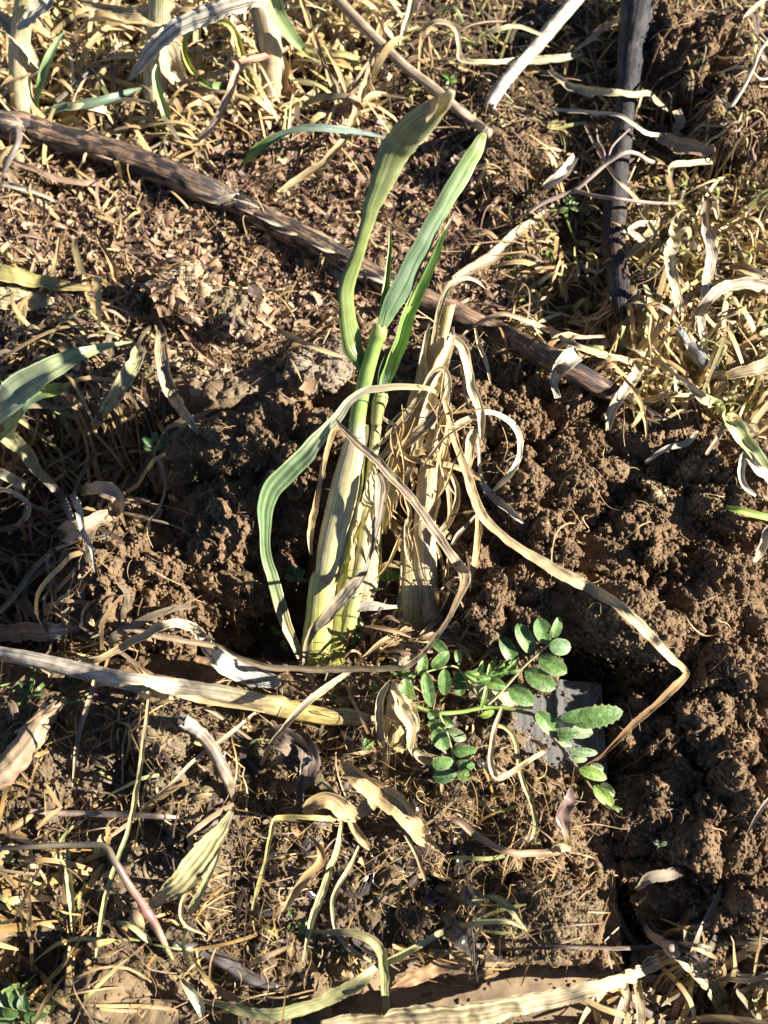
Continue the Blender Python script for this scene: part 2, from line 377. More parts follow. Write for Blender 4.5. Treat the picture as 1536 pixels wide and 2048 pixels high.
# surface map used to lay things on the soil and clods
SX0, SY0, SD = -.30, -.28, .001; SNX, SNY = 600, 700
sx, sy = np.meshgrid(SX0 + SD * np.arange(SNX), SY0 + SD * np.arange(SNY))
from_ground = gheight(sx.ravel(), sy.ravel())[0].reshape(SNY, SNX)
SURF = np.maximum(from_ground, -.05)
# where the blade is bare the blade is the surface
bx, by = blade_xy[:, 0], blade_xy[:, 1]
inb = np.zeros_like(sx, bool)
for k in range(len(bx)):
    x1, y1, x2, y2 = bx[k], by[k], bx[(k + 1) % len(bx)], by[(k + 1) % len(bx)]
    cond = ((y1 > sy) != (y2 > sy)) & (sx < (x2 - x1) * (sy - y1) / (y2 - y1 + 1e-12) + x1)
    inb ^= cond
SURF = np.where(inb, np.maximum(SURF, Z_BL), SURF)
def surf(x, y):
    fx = np.clip((np.asarray(x) - SX0) / SD, 0, SNX - 1.001); fy = np.clip((np.asarray(y) - SY0) / SD, 0, SNY - 1.001)
    i = fx.astype(int); j = fy.astype(int); a = fx - i; b = fy - j
    return (SURF[j, i] * (1 - a) + SURF[j, i + 1] * a) * (1 - b) + (SURF[j + 1, i] * (1 - a) + SURF[j + 1, i + 1] * a) * b
def hit(px, py, h=0.0):
    """point seen at (px,py) lying h above the surface"""
    d = ray(px, py); d = d / np.linalg.norm(d, axis=-1)[..., None]
    px = np.asarray(px, float); t = (0.06 - CAM[2]) / d[..., 2]; done = np.zeros(px.shape, bool); h = np.broadcast_to(h, px.shape)
    for k in range(220):
        p = CAM + d * t[..., None]
        done |= p[..., 2] <= surf(p[..., 0], p[..., 1]) + h
        t = np.where(done, t, t + 0.0006)
    return CAM + d * t[..., None]

# ---------------------------------------------------------------- clods and crumbs
def crumb_mesh(P, R, rng, level=1, base=(.205, .138, .08), var=.3):
    """many small irregular lumps in one vertex array"""
    V0, F0 = ico(level); n = len(P)
    nv = len(V0)
    stretch = rng.uniform(.6, 1.15, (n, 1, 3)); jitter = 1 + rng.uniform(-.30, .26, (n, nv, 1))
    q = rng.normal(size=(n, 4)); q /= np.linalg.norm(q, axis=1)[:, None]
    a, b, c, d = q.T
    Rm = np.stack([np.stack([1 - 2 * (c * c + d * d), 2 * (b * c - a * d), 2 * (b * d + a * c)], -1), np.stack([2 * (b * c + a * d), 1 - 2 * (b * b + d * d), 2 * (c * d - a * b)], -1), np.stack([2 * (b * d - a * c), 2 * (c * d + a * b), 1 - 2 * (b * b + c * c)], -1)], 1)
    V = (V0[None] * stretch * jitter) @ Rm.transpose(0, 2, 1) * R[:, None, None] + P[:, None, :]
    F = (F0[None] + (np.arange(n) * nv)[:, None, None]).reshape(-1, 3)
    C = np.array(base)[None, None] * (1 + rng.uniform(-var, var, (n, 1, 1))) * np.ones((1, nv, 1))
    return V.reshape(-1, 3), F, C.reshape(-1, 3)
def raster(V):
    i = np.round((V[:, 0] - SX0) / SD).astype(int); j = np.round((V[:, 1] - SY0) / SD).astype(int)
    ok = (i >= 0) & (i < SNX) & (j >= 0) & (j < SNY)
    np.maximum.at(SURF, (j[ok], i[ok]), V[ok, 2])
M_PX = 0.5 / FPX
clod_px = []
for lab, px, py, rx, ry, rz, cz, seed, lev, ang in CLODS:
    rng = np.random.RandomState(seed)
    V0, F0 = ico(lev)
    c = at(px, py, cz + rz * .3)
    sc = np.linalg.norm(c - CAM) / FPX
    Rx, Ry, Rz = rx * sc, ry * sc / math.sin(PITCH), rz
    if rz < .016 and min(Rx, Ry) < .02: c[2] = surf(c[0], c[1]) + rz * (.95 if rz < .0125 else .6)
    V = V0 * np.array([Rx, Ry, Rz])
    ca, sa = math.cos(ang), math.sin(ang)
    V = V @ np.array([[ca, sa, 0], [-sa, ca, 0], [0, 0, 1]])
    nrm = V0 / np.array([Rx, Ry, Rz]); nrm /= np.linalg.norm(nrm, axis=1)[:, None]; nrm = nrm @ np.array([[ca, sa, 0], [-sa, ca, 0], [0, 0, 1]])
    P = V + c; R0 = min(Rx, Ry)
    smallclod = R0 < .018
    top = sm(-.5, .1, nrm[:, 2])[:, None]
    k = .30 if smallclod else 1.0
    disp = R0 * .30 * fbm(V / R0 * 1.1 + seed * 3.7, 2) * np.array([1, 1, .6]).mean() + k * (.0170 * (crumbs(P + seed, .021) - .42) + .0080 * (crumbs(P + seed * 2, .0075) - .3) + .0036 * crumbs(P + seed * 3, .0032) - .0055 * sm(.22, .55, perlin(P / .006 + seed)) + .0017 * crumbs(P, .0018) + .0008 * fbm(P * 500, 2))
    P = P + nrm * disp[:, None]
    pale = lab.startswith('round pale'); base = np.array([.46, .37, .235]) if pale else np.array([.20, .132, .076])
    if 'greyish' in lab: base = np.array([.27, .22, .165])
    wetl = ' wet ' in ' ' + lab
    if wetl: base = np.array([.20, .155, .085])
    if 'olive' in lab and not wetl: base = np.array([.24, .19, .12])
    C = base * (1 + .12 * perlin(P * 60)[:, None])
    if 'pale patch' in lab:
        wv = blob(*topx(P), 1330, 960, 60, 40)[:, None]; C = C * (1 - wv) + np.array([.42, .35, .2]) * wv
    # granules sitting on the clod
    upi = np.where((nrm[:, 2] > -.1))[0]
    ng = int((150 if smallclod else 34000 * Rx * Ry / (.045 * .04) * .34) )
    pick = rng.choice(upi, min(ng, len(upi)), replace=False)
    rad = .00042 * np.exp(np.clip(rng.normal(0, .5, len(pick)), -1, 1.0))
    gv, gf, gc = crumb_mesh(P[pick] + nrm[pick] * rad[:, None] * .5, rad, rng, 2, base)
    raster(P)
    VV = np.concatenate([P, gv]); FF = np.concatenate([F0, gf + len(P)]); Cc = np.concatenate([C, gc])
    o = mesh_np('soil_clod', VV, FF, 'soil_wet' if wetl else 'soil', Cc, None, True, extra={'wet': np.full(len(VV), 1.0)} if wetl else None)
    tag(o, lab, 'soil clod', 'soil clods turned up around the plants')
    clod_px.append((px, py, rx, ry))
# close pinholes in the surface map
for k in range(1):
    S = SURF; m = np.maximum.reduce([S[1:-1, :-2], S[1:-1, 2:], S[:-2, 1:-1], S[2:, 1:-1]]); 
    SURF[1:-1, 1:-1] = np.maximum(S[1:-1, 1:-1], m - .003)

def in_clods(px, py, f=1.0):
    m = np.zeros(np.shape(px), bool)
    for cx, cy, rx, ry in clod_px:
        m |= ((px - cx) / (rx * f)) ** 2 + ((py - cy) / (ry * f)) ** 2 < 1
    return m
def pick_px(zones, n, rng, clump=None):
    """zones: (x0,y0,x1,y1,weight); returns n pixel positions"""
    wts = np.array([1.0 * max(0, (z[2] - z[0]) * (z[3] - z[1])) * z[4] for z in zones]); wts /= wts.sum()
    k = rng.choice(len(zones), n, p=wts); Z = np.array([z[:4] for z in zones])[k]
    u, v = rng.rand(n), rng.rand(n)
    x, y = Z[:, 0] + u * (Z[:, 2] - Z[:, 0]) + rng.normal(0, 18, n), Z[:, 1] + v * (Z[:, 3] - Z[:, 1]) + rng.normal(0, 18, n)
    d = perlin(np.stack([x / 105, y / 105, np.full(n, rng.rand() * 9)], 1)) + .6 * perlin(np.stack([x / 38, y / 38, np.full(n, 4.0)], 1))
    return (x, y) if not clump else (x[d > clump], y[d > clump])

rng = np.random.RandomState(5)
px, py = pick_px([(-60, -60, 1600, 2110, .5), (850, 720, 1560, 1750, 2.2), (720, 0, 1540, 420, 1.0), (950, 1600, 1260, 1950, 3.5), (250, 850, 640, 1300, 1.2), (0, 1400, 1000, 2000, 1.2), (1040, 1350, 1200, 1530, .5)], 46000, rng)
rad = .00048 * np.exp(np.clip(rng.normal(0, .5, len(px)), -1, 1.1))
Pg = at(px, py, 0.0); 
Pg = hit(px, py, 0.0)
bare = (px > 1035) & (px < 1225) & (py > 1335) & (py < 1545) & (rng.rand(len(px)) > .10 + .9 * sm(.15, .4, perlin(np.stack([px / 40, py / 40, px * 0], 1))))
bare |= (px > 620) & (px < 1240) & (py > 1920) & (rng.rand(len(px)) > .25)
Pg, rad = Pg[~bare], rad[~bare]
pxx, pyy = topx(Pg)
gv, gf, gc = crumb_mesh(Pg + np.array([0, 0, 1]) * rad[:, None] * .4, rad, rng, 1)
tag(mesh_np('soil_crumbs', gv, gf, 'soil', gc), 'loose brown soil crumbs scattered over the ground', 'soil crumbs', kind='stuff')

# spade
sp = thing('spade', tuple(np.array([blade_xy[:, 0].mean(), blade_xy[:, 1].mean(), Z_BL]).tolist()), 'flat grey steel spade blade smeared with mud, lying under the lifted turf', 'spade')
def plate(name, poly, ztop, th, mat, parent, chips=0.0):
    import bmesh
    bm = bmesh.new()
    up = [bm.verts.new((x, y, ztop - bv)) for x, y, bv in poly]; lo = [bm.verts.new((x, y, ztop - th)) for x, y, bv in poly]
    bm.faces.new(up); bm.faces.new(lo[::-1])
    for i in range(len(up)): bm.faces.new((up[i], lo[i], lo[(i + 1) % len(up)], up[(i + 1) % len(up)]))
    bmesh.ops.bevel(bm, geom=[e for e in bm.edges if all(v in up for v in e.verts)] , offset=.0006, segments=2, affect='EDGES')
    bmesh.ops.recalc_face_normals(bm, faces=bm.faces)
    me = bpy.data.meshes.new(name); 
    for v in bm.verts: v.co -= Vector(parent.location)
    bm.to_mesh(me); bm.free(); me.materials.append(MATS[mat])
    o = bpy.data.objects.new(name, me); col.objects.link(o); o.parent = parent
    return o
# slightly uneven, worn edges
poly = []
rr = np.random.RandomState(2)
for k in range(len(bx)):
    x1, y1, x2, y2 = bx[k], by[k], bx[(k + 1) % len(bx)], by[(k + 1) % len(bx)]
    n = max(2, int(math.hypot(x2 - x1, y2 - y1) / .004))
    for i in range(n):
        t = i / n; poly.append((x1 + (x2 - x1) * t + rr.normal(0, .00012), y1 + (y2 - y1) * t + rr.normal(0, .00012), 0.0))
plate('blade', poly, Z_BL, .0018, 'blade_metal', sp)

# ---------------------------------------------------------------- litter: short straws, crumpled leaf bits, root hairs
def ribbons(P0, H0, L, W, rng, curl=.42, lift=.002, M=9, cup=.25, wob=.5, rise=None, thick=True):
    """N ribbons starting at P0 (N,3) heading H0; laid over the surface; returns bag arrays"""
    n = len(P0); s = np.linspace(0, 1, M)[None]
    kap = rng.normal(0, curl, (n, 1)); k2 = rng.normal(0, curl * 1.2, (n, 1)); ph = rng.uniform(0, 6.28, (n, 1))
    th = H0[:, None] + kap * (s - .5) + k2 * np.sin(s * 4 + ph) * .5
    # sharp kink on some
    kk = (rng.rand(n, 1) < .28) * rng.normal(0, 1.2, (n, 1)); ks = rng.uniform(.3, .7, (n, 1)); th = th + kk * (s > ks)
    st = L[:, None] / (M - 1)
    x = P0[:, :1] + np.cumsum(np.cos(th) * st, 1) - L[:, None] / 2 * np.cos(H0)[:, None]; y = P0[:, 1:2] + np.cumsum(np.sin(th) * st, 1) - L[:, None] / 2 * np.sin(H0)[:, None]
    zs = surf(x, y)
    zm = zs.copy()
    for _ in range(2):
        zm[:, 1:-1] = np.maximum(zm[:, 1:-1], (zm[:, :-2] + zm[:, 2:]) / 2)
    a = rng.rand(n, 1) * lift; arc = rng.rand(n, 1) ** 4 * lift * 2
    z = zm + .0004 + a + arc * np.sin(s * 3.14) + rng.normal(0, .045, (n, 1)) * (s - .5) * L[:, None]
    if rise is not None: z = z + rise[:, None] * s ** 1.3
    z = np.maximum(z, zs - .0006)
    c = np.stack([x, y, z], -1)
    t = np.gradient(c, axis=1); t /= np.linalg.norm(t, axis=2)[..., None] + 1e-9
    roll = rng.normal(0, wob * .7, (n, 1)) + rng.normal(0, wob * 1.3, (n, 1)) * (s - .5) + (rng.rand(n, 1) < .18) * rng.normal(0, 2.2, (n, 1)) * s
    up = np.array([0, 0, 1.0]); b = np.cross(t, up); b /= np.linalg.norm(b, axis=2)[..., None] + 1e-9; nn = np.cross(b, t)
    bb = b * np.cos(roll)[..., None] + nn * np.sin(roll)[..., None]; n2 = np.cross(bb, t)
    prof = np.clip(np.minimum(s * 8 + rng.uniform(.3, 1, (n, 1)), (1 - s) * rng.uniform(1.5, 14, (n, 1)) + rng.uniform(.1, .9, (n, 1))), 0, 1)
    hw = W[:, None] / 2 * prof
    cu = cup * rng.uniform(-1, 1, (n, 1))
    e1 = c + bb * hw[..., None] + n2 * (hw * cu)[..., None] ; e2 = c - bb * hw[..., None] + n2 * (hw * cu)[..., None]
    V = np.stack([e1, c, e2], 2)                     # n,M,3,3
    tt = np.broadcast_to(np.array([.5, 0, -.5])[None, None], (n, M, 3)) * W[:, None, None]
    sv = np.broadcast_to((s * L[:, None])[..., None] + rng.rand(n, 1, 1) * 5, (n, M, 3))
    LOC = np.stack([tt + rng.rand(n, 1, 1) * 3, np.zeros_like(tt), sv], -1)
    rowsn = 3
    base = (np.arange(n) * M * rowsn)[:, None, None]
    i = (np.arange(M - 1) * rowsn)[None, :, None]; j = np.arange(2)[None, None]
    a0 = base + i + j
    Q = np.stack([a0, a0 + 1, a0 + rowsn + 1, a0 + rowsn], -1).reshape(-1, 4)
    return V.reshape(-1, 3), Q, LOC.reshape(-1, 3), M * rowsn
def palette(n, rng, cols, wts, var=.18):
    cols = np.array(cols, float); k = rng.choice(len(cols), n, p=np.array(wts, float) / np.sum(wts))
    return cols[k] * (1 + rng.uniform(-var, var, (n, 1)))
CREAM, TAN, GREY, OCHRE, PURP, OLIVE, DKB = (.56, .42, .20), (.41, .275, .13), (.27, .215, .145), (.46, .29, .10), (.20, .125, .08), (.38, .38, .14), (.10, .065, .045)
def lay(name, label, cat, zones, n, Lr, Wr, cols, wts, seed, mat='litter', avoid=1.0, **kw):
    rng = np.random.RandomState(seed)
    px, py = pick_px(zones, int(n * 1.25), rng, -.22); n = len(px)
    ok = ~in_clods(px, py, avoid) if avoid else np.ones(n, bool)
    ok &= ~((px > 620) & (px < 1230) & (py > 1925) & (rng.rand(n) < .85)) & ~((px < 150) & (py > 1835) & (py < 1965) & (rng.rand(n) < .8))
    ok &= ~((px > 1020) & (px < 1225) & (py > 1325) & (py < 1560)) & ~((px > 790) & (px < 1000) & (py > 1290) & (py < 1570) & (rng.rand(n) < .8))
    px, py = px[ok], py[ok]; n = len(px)
    P = at(px, py, 0.0); L = rng.uniform(*Lr, n) * rng.uniform(.2, 1, n); W = rng.uniform(*Wr, n) * rng.uniform(.5, 1, n)
    if 'rise' in kw: kw = dict(kw, rise=rng.rand(n) ** 2 * kw['rise'])
    H = rng.uniform(0, 6.28, n) if 'heading' not in kw else rng.normal(kw['heading'][0], kw['heading'][1], n); kw.pop('heading', None)
    V, Q, LOC, m = ribbons(P, H, L, W, rng, **kw)
    C = np.repeat(palette(n, rng, cols, wts), m, 0)
    return V, Q, C, LOC
def stuff(name, label, cat, parts, mat='litter'):
    b = Bag()
    for p in parts: b.add(p[0], p[1], p[2], p[3])
    o = b.build(name, mat); tag(o, label, cat, kind='stuff'); return o

def mulch(zones, n, Sr, cols, wts, seed, avoid=1.0, mat='litter'):
    rng = np.random.RandomState(seed); px, py = pick_px(zones, n, rng)
    ok = ~in_clods(px, py, avoid * 1.12); ok &= ~((px > 1040) & (px < 1215) & (py > 1335) & (py < 1545)); px, py = px[ok], py[ok]; n = len(px)
    P = at(px, py, 0.); S = rng.uniform(*Sr, n) * rng.uniform(.35, 1, n); G = 5
    u, v = np.meshgrid(np.linspace(-1, 1, G), np.linspace(-1, 1, G)); u = u.ravel()[None]; v = v.ravel()[None]
    w_ = 1 - .55 * v * v * rng.rand(n, 1)
    X = u * w_ * rng.uniform(.12, .55, (n, 1)); Y = v * np.ones_like(X)
    def R(s=1): return rng.normal(0, s, (n, 1))
    Z = .35 * R() * X * X + .3 * R() * Y * Y + .35 * R() * X * Y + .16 * np.sin(u * 3 * R() + v * 3.5 * R() + R(3)) + rng.normal(0, .055, X.shape)
    X = X + rng.normal(0, .06, X.shape); Y = Y + rng.normal(0, .05, Y.shape)
    V = np.stack([X, Y, Z], -1) * S[:, None, None] / 2
    th = rng.uniform(0, 6.28, n); tl = rng.normal(0, .45, n)
    c, s = np.cos(th)[:, None], np.sin(th)[:, None]; ct, st = np.cos(tl)[:, None], np.sin(tl)[:, None]
    x, y, z = V[..., 0], V[..., 1], V[..., 2]
    y2 = y * ct - z * st; z2 = y * st + z * ct
    V = np.stack([x * c - y2 * s, x * s + y2 * c, z2], -1)
    base = surf(P[:, 0], P[:, 1]) + .0006 + rng.rand(n) ** 1.5 * .004
    V = V + np.stack([P[:, 0], P[:, 1], base], -1)[:, None]
    ii = np.arange(G * G).reshape(G, G); q = np.stack([ii[:-1, :-1], ii[:-1, 1:], ii[1:, 1:], ii[1:, :-1]], -1).reshape(-1, 4)
    Q = (q[None] + (np.arange(n) * G * G)[:, None, None]).reshape(-1, 4)
    LOC = np.stack([X * S[:, None] / 2 + rng.rand(n, 1) * 3, Z * 0, Y * S[:, None] / 2], -1).reshape(-1, 3)
    C = np.repeat(palette(n, rng, cols, wts), G * G, 0)
    return V.reshape(-1, 3), Q, C, LOC

stuff('leaf_mulch', 'brown crumpled leaf fragments covering the soil', 'leaf mulch', [
    mulch([(-40, 340, 700, 700, 1.6), (250, 250, 1050, 620, 2.0), (600, 560, 950, 760, .9), (0, 650, 350, 820, .6)], 8500, (.0035, .015), [PURP, (.37, .24, .14), (.29, .185, .115), (.38, .265, .165), DKB, (.46, .35, .22)], [3, 3, 4, 3, 1.4, 1.0], 51),
    mulch([(300, 560, 690, 770, 1), (560, 270, 760, 420, .5)], 600, (.003, .012), [(.44, .34, .215), (.40, .29, .18), (.5, .4, .26)], [3, 2, 1], 57),
    mulch([(450, 230, 900, 560, 1)], 1600, (.004, .014), [PURP, (.24, .12, .09), TAN], [3, 2, 1], 52),
    mulch([(720, 0, 1536, 480, 1), (1000, 400, 1300, 620, 1)], 1500, (.003, .010), [DKB, PURP, TAN, OLIVE], [3, 2, 2, .8], 53),
    mulch([(-40, -40, 720, 260, 1)], 900, (.004, .012), [TAN, CREAM, DKB], [2, 1, 2], 54),
    mulch([(0, 1400, 1000, 1950, 1)], 560, (.003, .011), [DKB, (.16, .11, .07), TAN, (.36, .26, .12)], [3, 3, 2, 1], 55, avoid=0.5)])
stuff('wet_leaves', 'dark wet decaying leaf pieces in the mud', 'decayed leaves', [
    mulch([(350, 1480, 1000, 1900, 1), (600, 1700, 950, 1960, 1)], 170, (.005, .015), [(.06, .05, .045), (.09, .065, .05), (.13, .11, .09)], [2, 2, 1], 56, avoid=.5)], 'wet_leaf')

stuff('dry_grass_litter', 'tangle of short dry straw pieces lying over the soil', 'dry grass litter', [
    lay('', '', '', [(-60, -60, 740, 260, 1), (-60, 560, 260, 860, .4)], 190, (.03, .075), (.002, .0052), [CREAM, TAN, GREY, (.64, .52, .30), (.55, .4, .24)], [3, 2.4, 1, 2, 1], 73, avoid=.8, lift=.010, wob=.5, curl=.5, M=14),
    lay('', '', '', [(1240, 420, 1600, 860, 1), (1240, 1900, 1600, 2100, .5)], 130, (.03, .07), (.002, .0048), [CREAM, TAN, GREY, (.5, .42, .24)], [2, 2.4, 1.5, 2], 74, avoid=.8, lift=.010, wob=.5, curl=.5, M=14),
    lay('', '', '', [(-60, 850, 300, 1300, 1)], 60, (.03, .08), (.0015, .004), [(.2, .155, .1), GREY, TAN], [3, 2, 1.5], 75, avoid=.9, lift=.010, wob=.5, curl=.6, M=14),  # long straws at left coloured darker, standing in for the shadow over them
    lay('', '', '', [(-60, -60, 740, 240, 1), (-60, 200, 420, 330, .5)], 1500, (.012, .07), (.0008, .0042), [CREAM, TAN, GREY, (.64, .52, .30), OLIVE], [4, 2.4, 1.2, 2, .3], 61, avoid=.8, lift=.008, wob=.7),
    lay('', '', '', [(-60, 330, 330, 640, 1)], 620, (.008, .045), (.0006, .003), [CREAM, TAN, (.3, .2, .13), PURP], [1.6, 3, 3, 2.5], 62, lift=.005),
    lay('', '', '', [(200, 300, 1050, 760, 1)], 620, (.006, .05), (.0004, .0015), [TAN, PURP, CREAM, (.35, .2, .13)], [2.5, 3, .35, 3], 63, lift=.004),
    lay('', '', '', [(-60, 640, 330, 860, 1.6), (-60, 860, 330, 1330, .5)], 620, (.012, .06), (.0008, .0032), [(.2, .155, .1), TAN, (.24, .175, .11), OLIVE], [3, 2, 3, .5], 64, lift=.006),  # left straw colours darkened to deepen the shadow there
    lay('', '', '', [(740, -60, 1600, 260, 1)], 750, (.010, .05), (.0005, .0026), [CREAM, TAN, OLIVE, PURP, DKB], [1.3, 2, 1.1, 1.5, 2], 65, lift=.006),
    lay('', '', '', [(950, 240, 1600, 520, 1)], 700, (.008, .05), (.0005, .002), [TAN, CREAM, OLIVE, PURP, DKB], [2.4, 1, .8, 2, 2], 66, avoid=.9, lift=.005),
    lay('', '', '', [(1030, 480, 1260, 760, 1.2), (1260, 420, 1600, 780, 1.7), (1180, 700, 1600, 900, 1.2)], 1500, (.012, .06), (.0006, .0034), [CREAM, TAN, (.58, .52, .26), OLIVE, GREY, OCHRE], [3, 3, 2, 1, 1.2, .7], 67, avoid=.9, lift=.008, wob=.8),
    lay('', '', '', [(1430, 860, 1600, 1100, 1)], 260, (.012, .06), (.0008, .003), [GREY, CREAM, TAN, OLIVE], [2, 2, 2, 1], 68, lift=.006),
    lay('', '', '', [(0, 1400, 1000, 2048, 1)], 270, (.008, .045), (.0005, .0022), [TAN, OCHRE, (.3, .22, .13), OLIVE, DKB], [3, 1.2, 3, .8, 3], 69, avoid=.6, lift=.006),
    lay('', '', '', [(-60, 1700, 240, 2048, 1)], 90, (.012, .06), (.0012, .004), [OCHRE, TAN, OLIVE, CREAM], [2, 2, 1.2, 1], 70, lift=.005),
    lay('', '', '', [(1230, 1880, 1600, 2110, 1)], 380, (.012, .06), (.001, .0038), [TAN, GREY, CREAM, DKB], [2, 2, 1.2, 1], 71, lift=.004),
    lay('', '', '', [(640, 1180, 960, 1420, 1)], 260, (.006, .03), (.0004, .0018), [TAN, PURP, OCHRE, GREY], [2, 2, 1, 1], 72, lift=.010),
])
stuff('fine_straw_threads', 'fine dry grass threads lying loose over litter and soil', 'dry grass threads', [
    lay('', '', '', [(-60, -60, 1600, 330, 1), (-60, 330, 1050, 760, .9), (1030, 400, 1600, 900, 1.3), (-60, 700, 330, 1300, .8)], 1500, (.015, .07), (.0003, .0009), [CREAM, TAN, PURP, GREY, (.34, .22, .13)], [2, 3, 2, 1, 2], 91, avoid=.9, curl=.55, lift=.006, cup=0, M=14),
    lay('', '', '', [(0, 1400, 1230, 2048, 1)], 420, (.012, .05), (.0003, .0008), [TAN, OCHRE, PURP, (.34, .22, .13)], [3, 1, 2, 2], 92, avoid=.4, curl=.6, lift=.006, cup=0, M=12),
    lay('', '', '', [(850, 750, 1536, 1750, 1)], 60, (.012, .04), (.0003, .0007), [TAN, CREAM, PURP], [2, 1, 1], 93, avoid=0, curl=.6, lift=.003, cup=0, M=12)])
stuff('green_ground_cover', 'low fresh green blades between the dry grass', 'ground cover', [
    lay('', '', '', [(-60, -60, 760, 240, .5), (1100, 380, 1500, 620, 1.1), (1040, 500, 1250, 640, 1.6), (940, 40, 1100, 260, .6), (0, 1300, 200, 1460, .8), (0, 1960, 130, 2048, 2), (1080, 700, 1560, 900, .4)], 330, (.006, .028), (.0006, .0022), [(.16, .24, .07), (.28, .34, .10), (.36, .40, .16)], [2, 2, 1], 81, lift=.005)], 'green_leaf')
stuff('root_fibres', 'fine pale root hairs and fibres straggling from the soil', 'root fibres', [
    lay('', '', '', [(380, 1380, 1060, 1960, 1), (820, 1480, 1200, 1800, .8)], 1100, (.008, .035), (.00012, .00036), [TAN, OCHRE, CREAM, PURP], [3, 2, 1.5, 1], 82, avoid=0, curl=1.6, lift=.004, cup=0, M=12),
    lay('', '', '', [(640, 1230, 900, 1330, 1), (720, 1340, 900, 1560, .6)], 260, (.008, .03), (.00012, .0003), [PURP, TAN, OCHRE], [3, 2, 1], 83, avoid=0, curl=1.6, lift=.008, cup=0, M=12),
    lay('', '', '', [(250, 850, 640, 1300, 1), (850, 750, 1536, 1700, .35)], 420, (.006, .022), (.00014, .00035), [TAN, CREAM, PURP], [2, 2, 1], 84, avoid=0, curl=1.4, lift=.003, cup=0, M=10),
    lay('', '', '', [(200, 350, 1000, 760, 1), (1000, 300, 1536, 700, .6)], 900, (.008, .03), (.0002, .0006), [PURP, TAN, CREAM], [3, 2, 1], 85, avoid=0, curl=1.4, lift=.004, cup=0, M=10),
])

# ---------------------------------------------------------------- stems, blades and sticks traced one by one
N0 = -FWD
ZS = [1.0]
def resolve(pts):
    """(px, py, z, width px); z >= 1 means z-1 metres above whatever lies there"""
    A = np.array([p[:4] for p in pts], float); P = np.zeros((len(A), 3))
    g = A[:, 2] >= .9; A[~g, 2] *= ZS[0]
    if g.any(): P[g] = hit(A[g, 0], A[g, 1], A[g, 2] - 1)
    if (~g).any():
        for i in np.where(~g)[0]:
            P[i] = at(A[i, 0], A[i, 1], A[i, 2])
            if A[i, 2] >= .02 and P[i, 2] < surf(P[i, 0], P[i, 1]) + .005: P[i] = hit(A[i:i + 1, 0], A[i:i + 1, 1], .005)[0]
    dep = (P - CAM) @ FWD
    return P, A[:, 3] * dep / FPX
def spline(P, X, step=.0011):
    """Catmull-Rom through P with the columns of X carried along"""
    D = np.concatenate([P, X], 1); n = len(D)
    E = np.concatenate([2 * D[:1] - D[1:2], D, 2 * D[-1:] - D[-2:-1]]); out = []; ss = []
    for i in range(n - 1):
        L = np.linalg.norm(P[i + 1] - P[i]); m = int(np.clip(L / step, 3, 60))
        t = np.linspace(0, 1, m, endpoint=False)[:, None]
        a, b, c, d = E[i], E[i + 1], E[i + 2], E[i + 3]
        out.append(.5 * (2 * b + (c - a) * t + (2 * a - 5 * b + 4 * c - d) * t * t + (3 * b - 3 * c + d - a) * t ** 3)); ss.append((i + t[:, 0]) / (n - 1))
    out.append(D[-1:]); ss.append([1.0]); R = np.concatenate(out)
    return R[:, :3], R[:, 3:], np.concatenate(ss)
def frames(P, roll, n0=None):
    t = np.gradient(P, axis=0); t /= np.linalg.norm(t, axis=1)[:, None] + 1e-12
    nn = np.tile(N0 if n0 is None else n0, (len(P), 1))
    b = np.cross(t, nn); l = np.linalg.norm(b, axis=1)
    for i in range(1, len(b)):
        if l[i] < .15: b[i] = b[i - 1] * max(l[i - 1], .01) / max(l[i - 1], .01)
        elif b[i] @ b[i - 1] < 0 and l[i] < .4: b[i] = -b[i]
    b -= (b * t).sum(1)[:, None] * t
    b /= np.linalg.norm(b, axis=1)[:, None] + 1e-12
    n = np.cross(b, t)
    c, s = np.cos(roll)[:, None], np.sin(roll)[:, None]
    return t, b * c + n * s, n * c - b * s
def colour(s, cols, rng, var=.07):
    if not isinstance(cols, list): cols = [(0, cols), (1, cols)]
    k = [c[0] for c in cols]; C = np.array([c[1] for c in cols], float)
    g = (C[:, 1] > C[:, 0] * 1.05)[:, None]; C = np.where(g, C * np.array([1.45, 1.25, 1.35]), C)
    return np.stack([np.interp(s, k, C[:, i]) for i in range(3)], 1) * (1 + var * rng.normal(0, 1))
_seed = [100]
